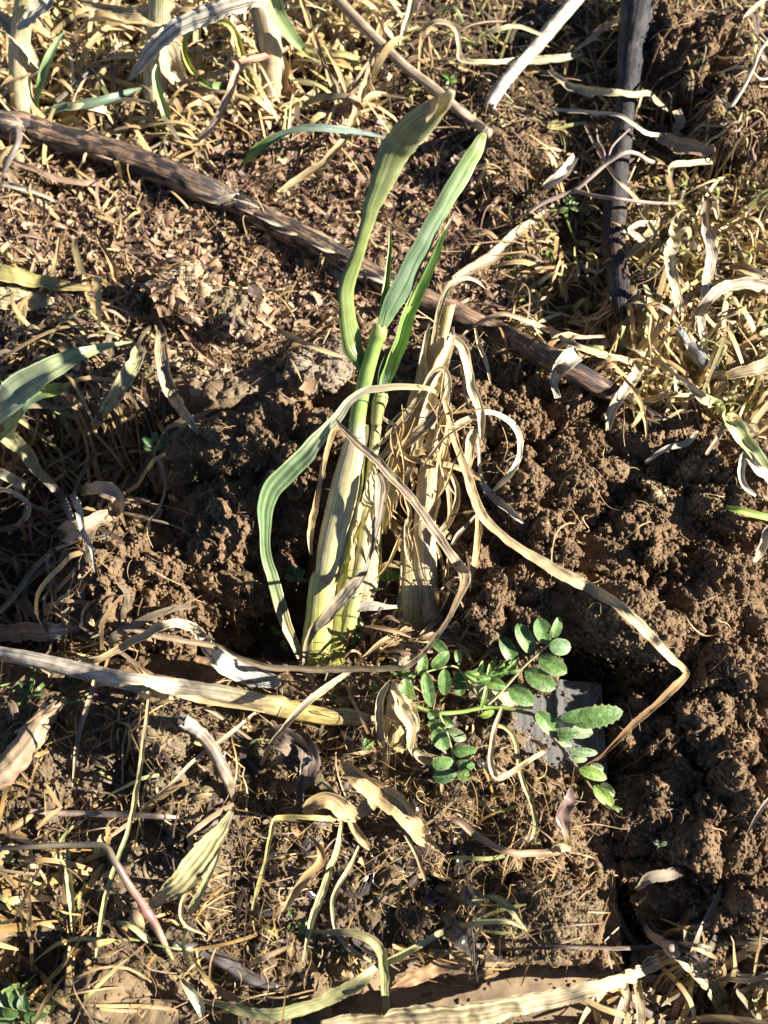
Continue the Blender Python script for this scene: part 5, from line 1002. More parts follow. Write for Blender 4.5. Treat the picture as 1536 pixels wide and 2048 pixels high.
# ======== stubble and blades near the top edge
ST = 'grass stubble stems'
def stub(label, pts, cols, extra=(), w=None, group=ST, **kw):
    t = thing('straw_stubble', base_pt(pts[0][0], pts[0][1]), label, 'straw stem', group)
    b = tube(pts, cols, K=22, rough=.06, ridges=8, ridge=.035, flat=.8, **kw); part('stem', b, 'straw', t)
    for q, cc in extra:
        b = ribbon(q, cc, cup=.6, wave=.4, roll=15, ribs=3); part('leaf_sheath', b, 'straw', t)
stub('upright straw stem at the far left, touching the top edge, with a torn white husk', [(48, 232, .004, 50), (42, 180, .014, 44), (38, 110, .028, 44), (44, 40, .042, 40), (52, -30, .056, 36)], [(0, (.62, .54, .3)), (.6, (.6, .5, .3)), (1, (.44, .42, .18))],
     [([(34, 60, .045, 10), (52, 40, .050, 34), (74, 22, .054, 44), (96, 10, .056, 34), (104, -6, .056, 8)], (.70, .64, .48)), ([(-10, 20, .040, 14), (14, 50, .038, 22), (44, 86, .036, 22), (74, 128, .028, 12), (84, 140, .024, 3)], WHT), ([(0, 178, .018, 6), (24, 158, .022, 16), (60, 144, .024, 22), (84, 132, .026, 8)], STR)])
stub('upright straw stem left of the drooping white blade, with a frayed pale sheath', [(312, 205, .004, 46), (312, 150, .014, 50), (314, 90, .028, 46), (316, 30, .042, 44), (318, -30, .056, 42)], [(0, (.62, .54, .36)), (.7, (.56, .48, .28)), (1, (.42, .44, .22))],
     [([(318, 80, .034, 14), (332, 100, .032, 44), (346, 134, .024, 46), (362, 166, .014, 30), (374, 178, .010, 8)], WHT), ([(322, 42, .042, 34), (280, 30, .044, 30), (230, 22, .042, 18), (160, 4, .040, 8)], (.48, .38, .22))], group=ST)
stub('brownish straw stem behind the looped yellow-green blade', [(548, 206, .004, 40), (546, 150, .014, 44), (542, 90, .028, 44), (534, 40, .038, 38), (520, 4, .046, 24)], [(0, (.52, .4, .25)), (1, (.56, .46, .3))], [([(520, 196, .008, 8), (530, 130, .02, 22), (520, 60, .034, 24), (505, 20, .042, 8)], (.6, .52, .36)), ([(560, 200, .006, 6), (574, 150, .016, 16), (566, 110, .024, 6)], STR)])
RB('drooping_blade', 'broad whitish dry blade drooping down left from the top edge', 'dry blade', [(534, 2, .060, 26), (500, 2, .062, 32), (450, 18, .060, 36), (390, 40, .054, 38), (350, 58, .050, 38), (318, 86, .042, 34), (290, 120, .032, 26), (268, 148, .024, 16), (258, 160, .020, 6)], [(0, (.6, .52, .36)), (.5, (.68, .64, .54)), (1, (.5, .44, .34))], 'straw_striped', cup=.35, roll=[(0, 0), (.6, 10), (1, -20)], wave=.2)
def GB(label, pts, cols, name='green_blade', cat='grass blade', **kw):
    kw.setdefault('cup', .6); RB(name, label, cat, pts, cols, 'green_leaf', 'green grass blades', **kw)
GB('wide green blade falling from the top edge left of the thin brown stick', [(536, -20, .060, 36), (550, 20, .052, 34), (568, 50, .044, 30), (588, 78, .036, 24), (606, 98, .030, 14)], [(0, (.22, .32, .14)), (1, (.2, .3, .12))])
GB('slim curved green blade by the far left straw stem', [(73, 232, 1.004, 10), (76, 190, 1.016, 14), (86, 150, 1.026, 18), (98, 116, 1.032, 18), (112, 86, 1.034, 12), (130, 62, 1.032, 2)], [(0, (.2, .34, .1)), (1, (.14, .24, .12))])
GB('blue-green blade lying right from the foot of the far left stem', [(78, 228, 1.006, 8), (110, 220, 1.012, 15), (160, 210, 1.018, 17), (210, 200, 1.020, 17), (255, 186, 1.018, 13), (288, 174, 1.014, 2)], (.16, .26, .16))
GB('narrow green blade crossing the frayed straw stem', [(346, 290, 1.004, 10), (338, 255, 1.010, 14), (326, 215, 1.018, 16), (314, 175, 1.026, 16), (309, 145, 1.030, 11), (318, 118, 1.030, 2)], [(0, (.3, .42, .12)), (1, (.14, .26, .12))])
GB('yellow-green blade curled into a loop near the top', [(448, 176, 1.008, 18), (420, 172, 1.012, 15), (394, 152, 1.016, 13), (374, 122, 1.022, 12), (370, 90, 1.030, 12), (384, 62, 1.036, 12), (412, 46, 1.040, 12), (445, 44, 1.042, 13), (468, 62, 1.038, 13), (480, 92, 1.030, 14), (484, 112, 1.026, 14)], [(0, (.16, .3, .12)), (.3, (.34, .42, .1)), (1, (.42, .46, .14))], cup=.9)
GB('short pale green bud at the foot of the brownish straw stem', [(508, 196, 1.004, 14), (504, 175, 1.010, 19), (496, 150, 1.016, 14), (490, 132, 1.018, 4)], (.46, .48, .2), cup=1.0)
GB('flat yellow-green blade lying right of the wide green blade', [(592, 100, 1.010, 22), (630, 108, 1.012, 28), (670, 120, 1.012, 26), (712, 130, 1.010, 18), (740, 134, 1.006, 8)], (.48, .46, .17))
GB('second yellow-green blade piece just above the flat one', [(640, 100, 1.014, 10), (680, 108, 1.016, 15), (724, 118, 1.012, 6)], (.5, .46, .18))
GB('thin blue-green blade arching over the brown mulch, above the thick weathered stalk', [(468, 352, 1.003, 4), (486, 330, 1.010, 10), (508, 308, 1.018, 22), (540, 284, 1.026, 20), (566, 268, 1.030, 12), (600, 258, 1.032, 13), (650, 256, 1.032, 15), (700, 262, 1.026, 13), (740, 268, 1.020, 9), (782, 278, 1.012, 2)], [(0, (.16, .28, .06)), (.3, (.15, .26, .07)), (.45, (.14, .22, .15)), (1, (.14, .21, .17))], roll=[(0, 20), (.3, 10), (.5, -25), (1, 0)])
GB('pale green blade at the top edge above the blurred tip', [(828, -10, 1.018, 16), (818, 30, 1.014, 15), (806, 70, 1.010, 11), (800, 104, 1.006, 4)], (.42, .46, .24))
GB('broad grey-green blade reaching in from the left edge, dappled by shade', [(-40, 836, 1.020, 60), (0, 812, 1.024, 66), (50, 772, 1.028, 60), (90, 745, 1.030, 50), (125, 726, 1.030, 40), (160, 708, 1.028, 28), (200, 696, 1.024, 18), (235, 688, 1.018, 9), (264, 684, 1.012, 2)], [(0, (.26, .36, .22)), (.8, (.28, .36, .16)), (1, (.42, .42, .2))], cup=.3)
GB('lower green blade at the left edge, under the broad grey-green one', [(-30, 886, 1.010, 26), (8, 852, 1.014, 40), (36, 820, 1.018, 32), (60, 800, 1.018, 18), (84, 786, 1.018, 22), (110, 780, 1.016, 26), (140, 772, 1.010, 12)], [(0, (.2, .3, .2)), (.6, (.16, .26, .14)), (.8, (.3, .44, .08)), (1, (.2, .3, .14))], cup=.4)
GB('green and white striped blade at the right edge, right of the clods', [(1400, 790, 1.012, 12), (1432, 812, 1.014, 26), (1460, 840, 1.016, 32), (1490, 880, 1.014, 32), (1516, 916, 1.012, 26), (1550, 960, 1.008, 20)], [(0, (.4, .42, .2)), (.5, (.36, .42, .2)), (1, (.24, .34, .16))], edge=1.5)
GB('short bright green stem sticking out from the right edge', [(1452, 1014, 1.006, 8), (1485, 1022, 1.008, 14), (1550, 1038, 1.008, 14)], (.28, .42, .1), cup=1.)
GB('green stem piece in the crack between the two upper clods', [(1204, 1010, .012, 12), (1222, 1017, .014, 18), (1240, 1024, .012, 10)], (.18, .28, .1), cup=1.)
GB('olive blade poking out of the bottom left corner', [(-10, 1956, 1.006, 8), (22, 1972, 1.010, 14), (48, 2010, 1.010, 14), (70, 2060, 1.008, 14)], (.42, .44, .2))
GB('wide dark green leaf in the lower left corner', [(-30, 2060, 1.010, 30), (6, 2020, 1.014, 56), (30, 1985, 1.014, 40), (40, 1968, 1.010, 6)], (.14, .24, .08), cup=.3)

# ======== loose straws
LS = 'loose dry straws'
def S(label, pts, cols, mat='straw', name='dry_straw', cat='dry straw', **kw):
    kw.setdefault('cup', .5); kw.setdefault('wave', .3); RB(name, label, cat, pts, cols, mat, LS, **kw)
S('brown arching straw left of the thin blue-green blade', [(466, 118, 1.030, 10), (476, 132, 1.032, 14), (466, 165, 1.030, 15), (452, 205, 1.024, 15), (430, 245, 1.016, 14), (405, 272, 1.010, 12), (380, 292, 1.005, 4)], [(0, (.48, .3, .2)), (1, (.54, .42, .28))], 'straw_striped')
S('reddish brown straw running right from the arching straw to the flat yellow-green blade', [(470, 126, 1.030, 8), (505, 118, 1.030, 13), (545, 108, 1.026, 13), (578, 96, 1.022, 5)], (.46, .26, .16))
S('straight orange-tan straw falling through the middle of the top, left of the thin brown stick', [(598, -20, 1.026, 10), (618, 45, 1.022, 11), (640, 105, 1.018, 11), (660, 160, 1.012, 10), (672, 198, 1.006, 4)], (.46, .34, .16))
S('long pale straw slanting down left, passing under the thin blue-green blade', [(764, 30, 1.010, 6), (752, 90, 1.014, 12), (738, 150, 1.016, 13), (712, 220, 1.016, 14), (690, 275, 1.018, 14), (650, 322, 1.014, 14), (600, 356, 1.010, 15), (560, 386, 1.006, 13), (538, 402, 1.002, 4)], [(0, STR), (1, (.6, .46, .26))])
S('pale straw branching off the slanting one towards the blurred blade', [(712, 222, 1.014, 8), (728, 205, 1.016, 12), (750, 190, 1.014, 14), (775, 188, 1.008, 4)], STR)
S('thin straight straw ending where the two pale straws cross', [(650, 90, 1.022, 6), (676, 140, 1.018, 9), (696, 190, 1.014, 8), (708, 228, 1.010, 3)], STR)
S('wide straw laid flat below the thick stalk at the left edge', [(-40, 590, 1.006, 44), (20, 596, 1.008, 46), (70, 602, 1.008, 36), (108, 600, 1.006, 10)], (.62, .52, .3), 'straw_striped', ribs=5, cup=.2)
S('yellowish blade with brown flecks tapering in from the left edge', [(-40, 540, 1.012, 30), (20, 548, 1.014, 34), (70, 560, 1.014, 28), (120, 570, 1.012, 22), (170, 576, 1.010, 10), (194, 580, 1.006, 2)], [(0, (.38, .4, .14)), (.6, (.52, .44, .18)), (1, (.55, .38, .2))], 'green_leaf')
S('thin brown stem running along under the thick stalk at the left', [(10, 315, 1.008, 8), (60, 335, 1.010, 10), (115, 357, 1.010, 12), (180, 368, 1.008, 12), (235, 366, 1.004, 5)], (.42, .28, .2), 'litter')
S('pale grey straw tapering below the thick stalk near the left edge', [(-10, 366, 1.008, 12), (35, 374, 1.010, 11), (80, 388, 1.008, 8), (118, 408, 1.004, 2)], (.56, .5, .4))
S('orange-brown blade standing in the mulch left of the round pale clod', [(190, 462, 1.006, 3), (204, 490, 1.012, 7), (222, 522, 1.014, 12), (230, 550, 1.010, 13), (224, 574, 1.004, 3)], (.46, .28, .12))
S('curved straw descending from the yellowish blade to the left edge litter', [(120, 470, 1.006, 5), (114, 510, 1.010, 9), (100, 548, 1.010, 10), (70, 566, 1.012, 10), (50, 574, 1.01, 4)], (.54, .4, .2))
S('wide straw curving down past the left end of the broad shadow', [(300, 610, 1.006, 8), (320, 660, 1.010, 18), (322, 705, 1.012, 24), (330, 752, 1.012, 28), (350, 798, 1.014, 26), (378, 838, 1.010, 16), (398, 868, 1.006, 5)], [(0, BST), (.5, (.56, .46, .3)), (1, (.4, .32, .22))], 'straw_striped', ribs=4)
S('long thin brown straw crossing the pale mulch towards the green stems', [(515, 634, 1.006, 5), (560, 662, 1.008, 10), (610, 686, 1.008, 11), (660, 706, 1.006, 9), (702, 716, 1.004, 3)], (.50, .36, .2))
S('brown straw ending above the shadow left of the green stems', [(350, 640, 1.006, 5), (380, 680, 1.008, 10), (415, 716, 1.008, 9), (430, 730, 1.004, 3)], (.42, .25, .16))
S('flat brown straw piece just below the thick stalk, left of the green blades', [(620, 500, 1.003, 5), (650, 520, 1.005, 26), (690, 560, 1.005, 26), (740, 610, 1.004, 22), (765, 640, 1.002, 6)], (.48, .36, .26), 'straw_striped', cup=.2)
S('bent straw making a V shape left of the half-shaded clod', [(108, 790, 1.014, 6), (126, 835, 1.012, 10), (150, 872, 1.012, 10), (190, 850, 1.014, 18), (225, 800, 1.016, 30), (250, 760, 1.016, 34), (276, 705, 1.012, 26), (284, 690, 1.008, 6)], [(0, GST), (.5, (.50, .46, .26)), (1, (.58, .54, .26))], 'straw_striped', ribs=4)
S('yellow-green dry blade winding down from the left edge, turning grey', [(-30, 842, 1.012, 24), (10, 870, 1.016, 34), (50, 905, 1.018, 28), (76, 940, 1.016, 22), (105, 972, 1.018, 18), (130, 1004, 1.016, 20), (146, 1040, 1.012, 12)], [(0, (.52, .52, .24)), (.45, (.5, .44, .24)), (.6, GST), (1, (.4, .36, .3))])
S('grey straw curling down beside the looped brown blade in the shadow', [(146, 985, 1.016, 16), (158, 1016, 1.016, 18), (166, 1060, 1.014, 11), (182, 1095, 1.012, 9), (190, 1145, 1.006, 4)], (.5, .48, .42))
S('brown blade looped into an arch in the shadow at the left', [(160, 985, 1.020, 14), (190, 976, 1.026, 26), (222, 982, 1.024, 32), (238, 1004, 1.018, 30), (230, 1026, 1.012, 20), (190, 1040, 1.010, 30), (140, 1062, 1.008, 40), (125, 1076, 1.004, 10)], (.36, .27, .18), 'litter')
S('thin pale straw arching up from the left edge near the looped blade', [(-20, 975, 1.012, 8), (20, 982, 1.020, 8), (54, 1004, 1.022, 9), (58, 1024, 1.018, 10), (40, 1046, 1.012, 9), (16, 1068, 1.006, 4)], (.68, .64, .52))
S('flat pale straw end lit by the sun at the left edge', [(-30, 936, 1.012, 16), (10, 950, 1.014, 20), (40, 966, 1.012, 22), (52, 972, 1.010, 16)], (.66, .6, .4))
S('long grey straw in the shadow rising from the left edge', [(-20, 1242, 1.008, 10), (30, 1190, 1.012, 11), (66, 1140, 1.014, 10), (110, 1100, 1.012, 9), (160, 1080, 1.006, 3)], (.44, .4, .32))
S('flat grey leaf base lying in the shade above the pale lying stalk', [(-30, 1268, 1.008, 30), (40, 1264, 1.010, 36), (110, 1262, 1.008, 32), (160, 1258, 1.004, 12)], (.42, .37, .31), 'straw_striped', ribs=5, cup=.2)
S('arching straw above the pale lying stalk with a broad grey end', [(146, 1306, 1.008, 4), (185, 1322, 1.012, 11), (240, 1296, 1.018, 16), (285, 1272, 1.024, 16), (340, 1248, 1.030, 19), (384, 1252, 1.030, 22), (408, 1284, 1.024, 28), (436, 1318, 1.018, 38), (480, 1342, 1.012, 44), (540, 1362, 1.006, 34), (560, 1368, 1.004, 8)], [(0, STR), (.5, (.56, .48, .34)), (.65, (.60, .58, .5)), (1, (.34, .33, .32))], 'straw_striped', ribs=4, cup=.3)
S('thin curved pale straw crossing the right end of the lying stalk', [(700, 1340, .020, 8), (672, 1362, 1.022, 12), (630, 1392, 1.026, 14), (590, 1428, 1.026, 13), (556, 1470, 1.020, 12), (534, 1505, 1.012, 10), (521, 1531, 1.004, 6)], [(0, (.5, .4, .26)), (.5, (.64, .54, .34)), (1, (.5, .36, .22))])
S('thin twisted straw with a curl, under the lying stalk', [(400, 1410, 1.018, 5), (420, 1420, 1.016, 9), (460, 1446, 1.012, 7), (500, 1478, 1.008, 6), (530, 1500, 1.004, 3)], (.40, .28, .18))
S('long thin straw slanting from the lying stalk down to the short level twig', [(512, 1424, 1.010, 5), (450, 1475, 1.014, 9), (390, 1520, 1.014, 8), (340, 1570, 1.012, 7), (290, 1612, 1.010, 6), (262, 1640, 1.004, 2)], (.52, .42, .27))
S('thin upright olive stem crossing the short level twig', [(298, 1396, 1.020, 6), (290, 1460, 1.022, 9), (280, 1540, 1.020, 10), (268, 1610, 1.018, 10), (256, 1660, 1.016, 9), (238, 1710, 1.012, 8), (218, 1770, 1.012, 9), (204, 1830, 1.010, 10), (192, 1915, 1.004, 5)], [(0, (.44, .34, .2)), (.5, (.46, .42, .18)), (1, (.5, .5, .22))])
S('thin brown stem hanging from the lying stalk at the left', [(190, 1360, 1.018, 9), (176, 1410, 1.016, 11), (160, 1460, 1.012, 10), (150, 1520, 1.008, 7), (146, 1575, 1.004, 3)], (.38, .28, .18), 'litter')
ps = thing('red_stem', base_pt(300, 1820), 'bent stem turning dark red at its joint, lower left beside the yellow fan-shaped blade', 'weed stem')
b = tube([(-20, 1698, 1.014, 8), (60, 1694, 1.018, 10), (140, 1690, 1.020, 11), (205, 1692, 1.020, 13), (228, 1722, 1.020, 14), (256, 1768, 1.018, 15), (282, 1804, 1.014, 16), (292, 1822, 1.012, 22), (306, 1842, 1.010, 18), (324, 1876, 1.006, 14), (344, 1920, 1.002, 10)], [(0, (.16, .14, .1)), (.38, (.2, .17, .12)), (.5, (.34, .2, .17)), (.8, (.33, .14, .13)), (.9, (.5, .34, .22)), (1, (.3, .3, .12))], K=12, rough=.1); part('stem', b, 'sheath', ps)
b = tube([(264, 1818, 1.010, 10), (272, 1836, 1.012, 24), (284, 1852, 1.010, 12)], [(0, (.32, .15, .13)), (1, (.3, .28, .12))], K=12, rough=.1); part('bud', b, 'sheath', ps)
for q in ([(136, 1700, 1.016, 10), (138, 1750, 1.014, 15), (142, 1800, 1.010, 15), (150, 1870, 1.004, 7)], [(232, 1845, 1.008, 8), (260, 1850, 1.012, 12), (290, 1872, 1.010, 14), (304, 1890, 1.004, 4)]):
    b = ribbon(q, (.46, .42, .2), cup=.9); part('leaf', b, 'straw', ps)
S('yellow fan-shaped folded blade pointing at the red stem', [(464, 1622, 1.012, 10), (446, 1655, 1.016, 26), (415, 1700, 1.020, 44), (378, 1745, 1.022, 50), (340, 1782, 1.022, 36), (308, 1806, 1.018, 22), (290, 1816, 1.014, 6)], [(0, (.42, .34, .2)), (.4, (.52, .48, .2)), (1, (.6, .48, .28))], 'straw_striped', ribs=6, cup=.25)
S('narrow olive straw hanging beside the fan-shaped blade', [(448, 1666, 1.012, 5), (432, 1715, 1.014, 11), (408, 1770, 1.014, 14), (384, 1815, 1.008, 16), (376, 1832, 1.004, 5)], (.44, .42, .2))
S('curly thin straw right of the fan-shaped blade', [(398, 1752, 1.010, 4), (372, 1786, 1.012, 8), (362, 1820, 1.012, 9), (374, 1850, 1.010, 8), (412, 1870, 1.004, 3)], (.56, .44, .22))
S('thin yellow stem bent at a right angle, lower middle', [(712, 1642, 1.016, 6), (680, 1638, 1.020, 9), (620, 1635, 1.022, 10), (566, 1634, 1.022, 10), (548, 1640, 1.022, 11), (540, 1680, 1.018, 9), (528, 1735, 1.012, 9), (512, 1790, 1.008, 8), (500, 1845, 1.002, 4)], (.52, .44, .16))
S('long twisted yellowish blade hanging below the crumpled tan leaf', [(684, 1640, 1.022, 6), (676, 1690, 1.020, 12), (660, 1740, 1.016, 14), (640, 1795, 1.014, 15), (622, 1850, 1.010, 13), (606, 1925, 1.004, 3)], (.56, .50, .24), 'straw_striped')
S('orange curled blade beside the long twisted yellowish one', [(618, 1672, 1.012, 5), (636, 1690, 1.018, 10), (640, 1720, 1.020, 18), (616, 1752, 1.018, 19), (586, 1790, 1.014, 16), (564, 1826, 1.008, 5)], [(0, (.5, .32, .14)), (1, (.60, .44, .2))])
S('S-shaped thin straw right of the long twisted yellowish blade', [(718, 1692, 1.014, 5), (698, 1735, 1.018, 9), (674, 1775, 1.018, 10), (664, 1815, 1.014, 9), (676, 1870, 1.010, 8), (712, 1904, 1.008, 9), (750, 1925, 1.004, 4)], (.54, .44, .25))
cl = thing('crumpled_leaf', base_pt(740, 1570), 'broad crumpled tan leaf below the torn straw stub', 'dry leaf')
for q in ([(690, 1522, 1.022, 14), (704, 1546, 1.026, 30), (730, 1566, 1.028, 42), (765, 1584, 1.026, 52), (795, 1606, 1.020, 52), (815, 1635, 1.012, 40), (850, 1680, 1.006, 26), (880, 1700, 1.002, 6)], [(608, 1630, 1.012, 16), (630, 1606, 1.022, 34), (662, 1600, 1.026, 36), (690, 1618, 1.024, 34), (712, 1634, 1.018, 16)], [(708, 1636, 1.016, 14), (732, 1618, 1.018, 36), (746, 1600, 1.016, 24), (736, 1590, 1.012, 6)], [(690, 1600, 1.018, 10), (700, 1640, 1.014, 14), (724, 1680, 1.010, 20), (740, 1700, 1.004, 4)]):
    b = ribbon(q, [(0, (.52, .36, .16)), (1, (.56, .42, .22))], cup=.5, wave=.7, ribs=5, rag=.1); part('leaf_blade', b, 'straw', cl)
S('thin dark root-like stem descending from the crumpled tan leaf to the right', [(770, 1600, 1.014, 8), (800, 1650, 1.012, 8), (832, 1710, 1.010, 8), (850, 1760, 1.008, 7), (855, 1800, 1.004, 3)], (.36, .27, .14))
S('olive strap-like leaf bent over near the bottom middle', [(620, 1862, 1.008, 8), (670, 1864, 1.014, 14), (725, 1870, 1.018, 18), (758, 1896, 1.018, 20), (766, 1930, 1.016, 18), (770, 1990, 1.010, 16), (778, 2060, 1.006, 14)], [(0, (.28, .3, .14)), (1, (.46, .44, .2))])
S('long olive leaf sweeping from the bent strap down to the left', [(762, 1926, 1.014, 12), (720, 1962, 1.012, 26), (660, 1996, 1.010, 30), (600, 2018, 1.008, 30), (540, 2030, 1.006, 24), (470, 2016, 1.006, 20), (400, 2000, 1.004, 8)], [(0, (.36, .34, .16)), (.6, (.34, .34, .16)), (1, (.4, .44, .2))], 'green_leaf', cup=.3)
S('brown wet straw leading from the rotten stick to the bottom', [(400, 1956, 1.006, 8), (440, 1980, 1.008, 22), (490, 2008, 1.006, 20), (540, 2032, 1.003, 6)], (.4, .26, .15), 'litter')
S('pale leaf sliver at the bottom, below the rotten stick', [(362, 1956, 1.006, 8), (384, 1985, 1.010, 20), (400, 2010, 1.008, 22), (404, 2034, 1.004, 8)], (.36, .4, .26))
bs_ = thing('split_straw', base_pt(1340, 1900), 'thick pale straw along the bottom edge, forking at a joint at the lower right', 'dry straw')
b = ribbon([(640, 2050, 1.008, 20), (740, 2042, 1.014, 46), (860, 2034, 1.018, 56), (968, 2022, 1.020, 54), (1050, 2006, 1.020, 44), (1118, 1992, 1.020, 36), (1218, 1966, 1.020, 30), (1293, 1934, 1.018, 34), (1338, 1902, 1.016, 40), (1346, 1888, 1.016, 20)], [(0, (.46, .36, .2)), (.3, (.64, .52, .3)), (.8, (.66, .54, .34)), (1, (.5, .38, .24))], cup=.5, ribs=5); part('stem', b, 'straw_striped', bs_)
b = ribbon([(1340, 1900, 1.016, 24), (1372, 1916, 1.018, 36), (1408, 1946, 1.018, 46), (1436, 1990, 1.014, 36), (1442, 2030, 1.010, 22), (1440, 2070, 1.006, 12)], [(0, (.58, .48, .3)), (1, (.38, .3, .18))], cup=.4, ribs=5); part('leaf', b, 'straw_striped', bs_)
b = ribbon([(1340, 1898, 1.014, 12), (1320, 1880, 1.014, 20), (1300, 1868, 1.012, 16), (1290, 1850, 1.008, 4)], (.56, .44, .28), cup=.6); part('leaf', b, 'straw', bs_)
b = tube([(1325, 1886, 1.012, 12), (1344, 1898, 1.016, 30), (1352, 1908, 1.013, 16)], (.44, .32, .22), K=12, rough=.3); part('joint', b, 'bark_clean', bs_)
S('upright pale straw crossing the thick bottom straw near the blade corner', [(1270, 1900, 1.010, 12), (1268, 1950, 1.014, 20), (1280, 2000, 1.018, 18), (1284, 2070, 1.012, 18)], (.6, .48, .28), 'straw_striped')
S('thin upright straw right of the blade corner at the bottom', [(1384, 1960, 1.008, 6), (1378, 2000, 1.012, 12), (1366, 2030, 1.010, 14), (1352, 2070, 1.006, 6)], (.56, .46, .32))
S('dark strip lying level above the forked straw joint, standing in for a shadow band', [(1330, 1892, 1.014, 10), (1250, 1896, 1.012, 9), (1150, 1894, 1.010, 8), (1060, 1896, 1.008, 8), (980, 1898, 1.005, 4)], (.10, .065, .045), 'litter')  # built like a straw, but its dark colour stands in for a cast shadow
S('tan wet blade lying flat on the mud near the bottom middle', [(770, 1990, 1.004, 6), (820, 1960, 1.007, 24), (880, 1935, 1.008, 30), (940, 1920, 1.006, 14)], (.44, .27, .15), 'wet_leaf', cup=.25)
S('upside-down V shaped olive straw, bottom right of centre', [(940, 1802, 1.010, 5), (975, 1792, 1.018, 12), (1002, 1800, 1.020, 16), (1028, 1826, 1.016, 14), (1056, 1862, 1.006, 4)], (.42, .4, .18), 'straw_striped')
S('pale green stem running left from the upside-down V straw', [(1050, 1856, 1.010, 7), (1010, 1842, 1.014, 10), (950, 1846, 1.014, 11), (890, 1862, 1.012, 12), (840, 1890, 1.010, 13), (790, 1916, 1.008, 14), (745, 1936, 1.004, 8)], [(0, (.54, .5, .26)), (1, (.38, .42, .18))])
dl = thing('dark_leaf', base_pt(900, 1850), 'dark shrivelled pointed leaf on the mud, right of the bent olive strap', 'dead leaf')
b = ribbon([(888, 1828, 1.006, 10), (900, 1850, 1.014, 34), (922, 1880, 1.016, 36), (944, 1905, 1.010, 20), (952, 1930, 1.006, 5)], (.10, .085, .07), cup=.6, wave=.6, rag=.12); part('leaf_blade', b, 'wet_leaf', dl)
b = tube([(936, 1820, 1.008, 4), (945, 1870, 1.012, 4), (950, 1925, 1.012, 4), (955, 1965, 1.006, 4)], (.09, .07, .06), K=6); part('leaf_stalk', b, 'wet_leaf', dl)
b = Bag()
for q in ([(530, 1470, 1.010, 14), (560, 1476, 1.018, 44), (590, 1494, 1.020, 46), (618, 1520, 1.014, 26), (632, 1545, 1.006, 6)], [(590, 1460, 1.010, 8), (612, 1490, 1.018, 34), (618, 1530, 1.016, 40), (606, 1570, 1.010, 26), (602, 1612, 1.004, 6)], [(540, 1530, 1.008, 6), (570, 1520, 1.014, 28), (600, 1530, 1.014, 26)]):
    ribbon(q, (.2, .155, .12), cup=.8, wave=1.2, rag=.22, ribs=3, bag=b)
tag(b.build('shrivelled_leaf', 'wet_leaf'), 'grey-brown shrivelled leaf cluster under the curved pale straw', 'dead leaf')
S('bent straw hoop with a sharp lower corner, below the vetch stem', [(1004, 1415, 1.020, 6), (990, 1455, 1.022, 10), (981, 1510, 1.024, 11), (986, 1545, 1.022, 13), (1000, 1556, 1.022, 12), (1030, 1540, 1.024, 12), (1062, 1518, 1.024, 11), (1086, 1502, 1.020, 10), (1078, 1486, 1.018, 8), (1060, 1480, 1.014, 4)], [(0, (.48, .34, .2)), (.4, (.64, .52, .3)), (1, (.46, .32, .18))])
S('thin olive straw curling out of the hoop and down the mud', [(968, 1470, 1.014, 5), (985, 1452, 1.020, 8), (1010, 1456, 1.022, 8), (1030, 1480, 1.020, 9), (1038, 1530, 1.018, 9), (1048, 1570, 1.016, 9), (1064, 1610, 1.014, 9), (1070, 1650, 1.012, 9), (1064, 1678, 1.010, 8), (1052, 1694, 1.004, 3)], (.46, .4, .18))
S('broad pale dry leaf lying under the vetch beside the spade', [(905, 1350, 1.012, 16), (940, 1366, .024, 28), (985, 1384, .024, 32), (1030, 1402, .022, 30), (1066, 1412, .020, 14)], (.66, .56, .36), cup=.3)
S('straw with brown spines lying level on the root soil', [(870, 1650, 1.006, 5), (910, 1640, 1.012, 12), (955, 1672, 1.014, 14), (1010, 1702, 1.014, 13), (1070, 1706, 1.012, 14), (1112, 1702, 1.008, 16), (1136, 1692, 1.004, 5)], (.40, .27, .16), 'litter')
S('crumpled dark purple leaf standing below the spade edge', [(1142, 1574, 1.018, 6), (1138, 1602, 1.018, 26), (1128, 1632, 1.014, 30), (1136, 1668, 1.010, 16), (1140, 1700, 1.004, 6)], [(0, (.16, .11, .1)), (.6, (.3, .2, .15)), (1, (.42, .3, .12))], 'wet_leaf', name='shrivelled_leaf', cat='dead leaf')
S('crescent tan leaf at the end of the spined straw', [(1098, 1706, 1.010, 6), (1120, 1696, 1.014, 18), (1142, 1698, 1.012, 8)], (.5, .4, .22), name='dry_leaf', cat='dry leaf')
S('faint brown blade lying in the dark gap right of the blade edge', [(1270, 1780, 1.006, 8), (1300, 1758, 1.010, 22), (1345, 1748, 1.008, 24), (1364, 1744, 1.004, 6)], (.3, .24, .17))
S('thin straw slanting in from the right edge near the bottom', [(1548, 1585, 1.010, 7), (1518, 1625, 1.012, 8), (1494, 1668, 1.004, 3)], (.34, .27, .22))

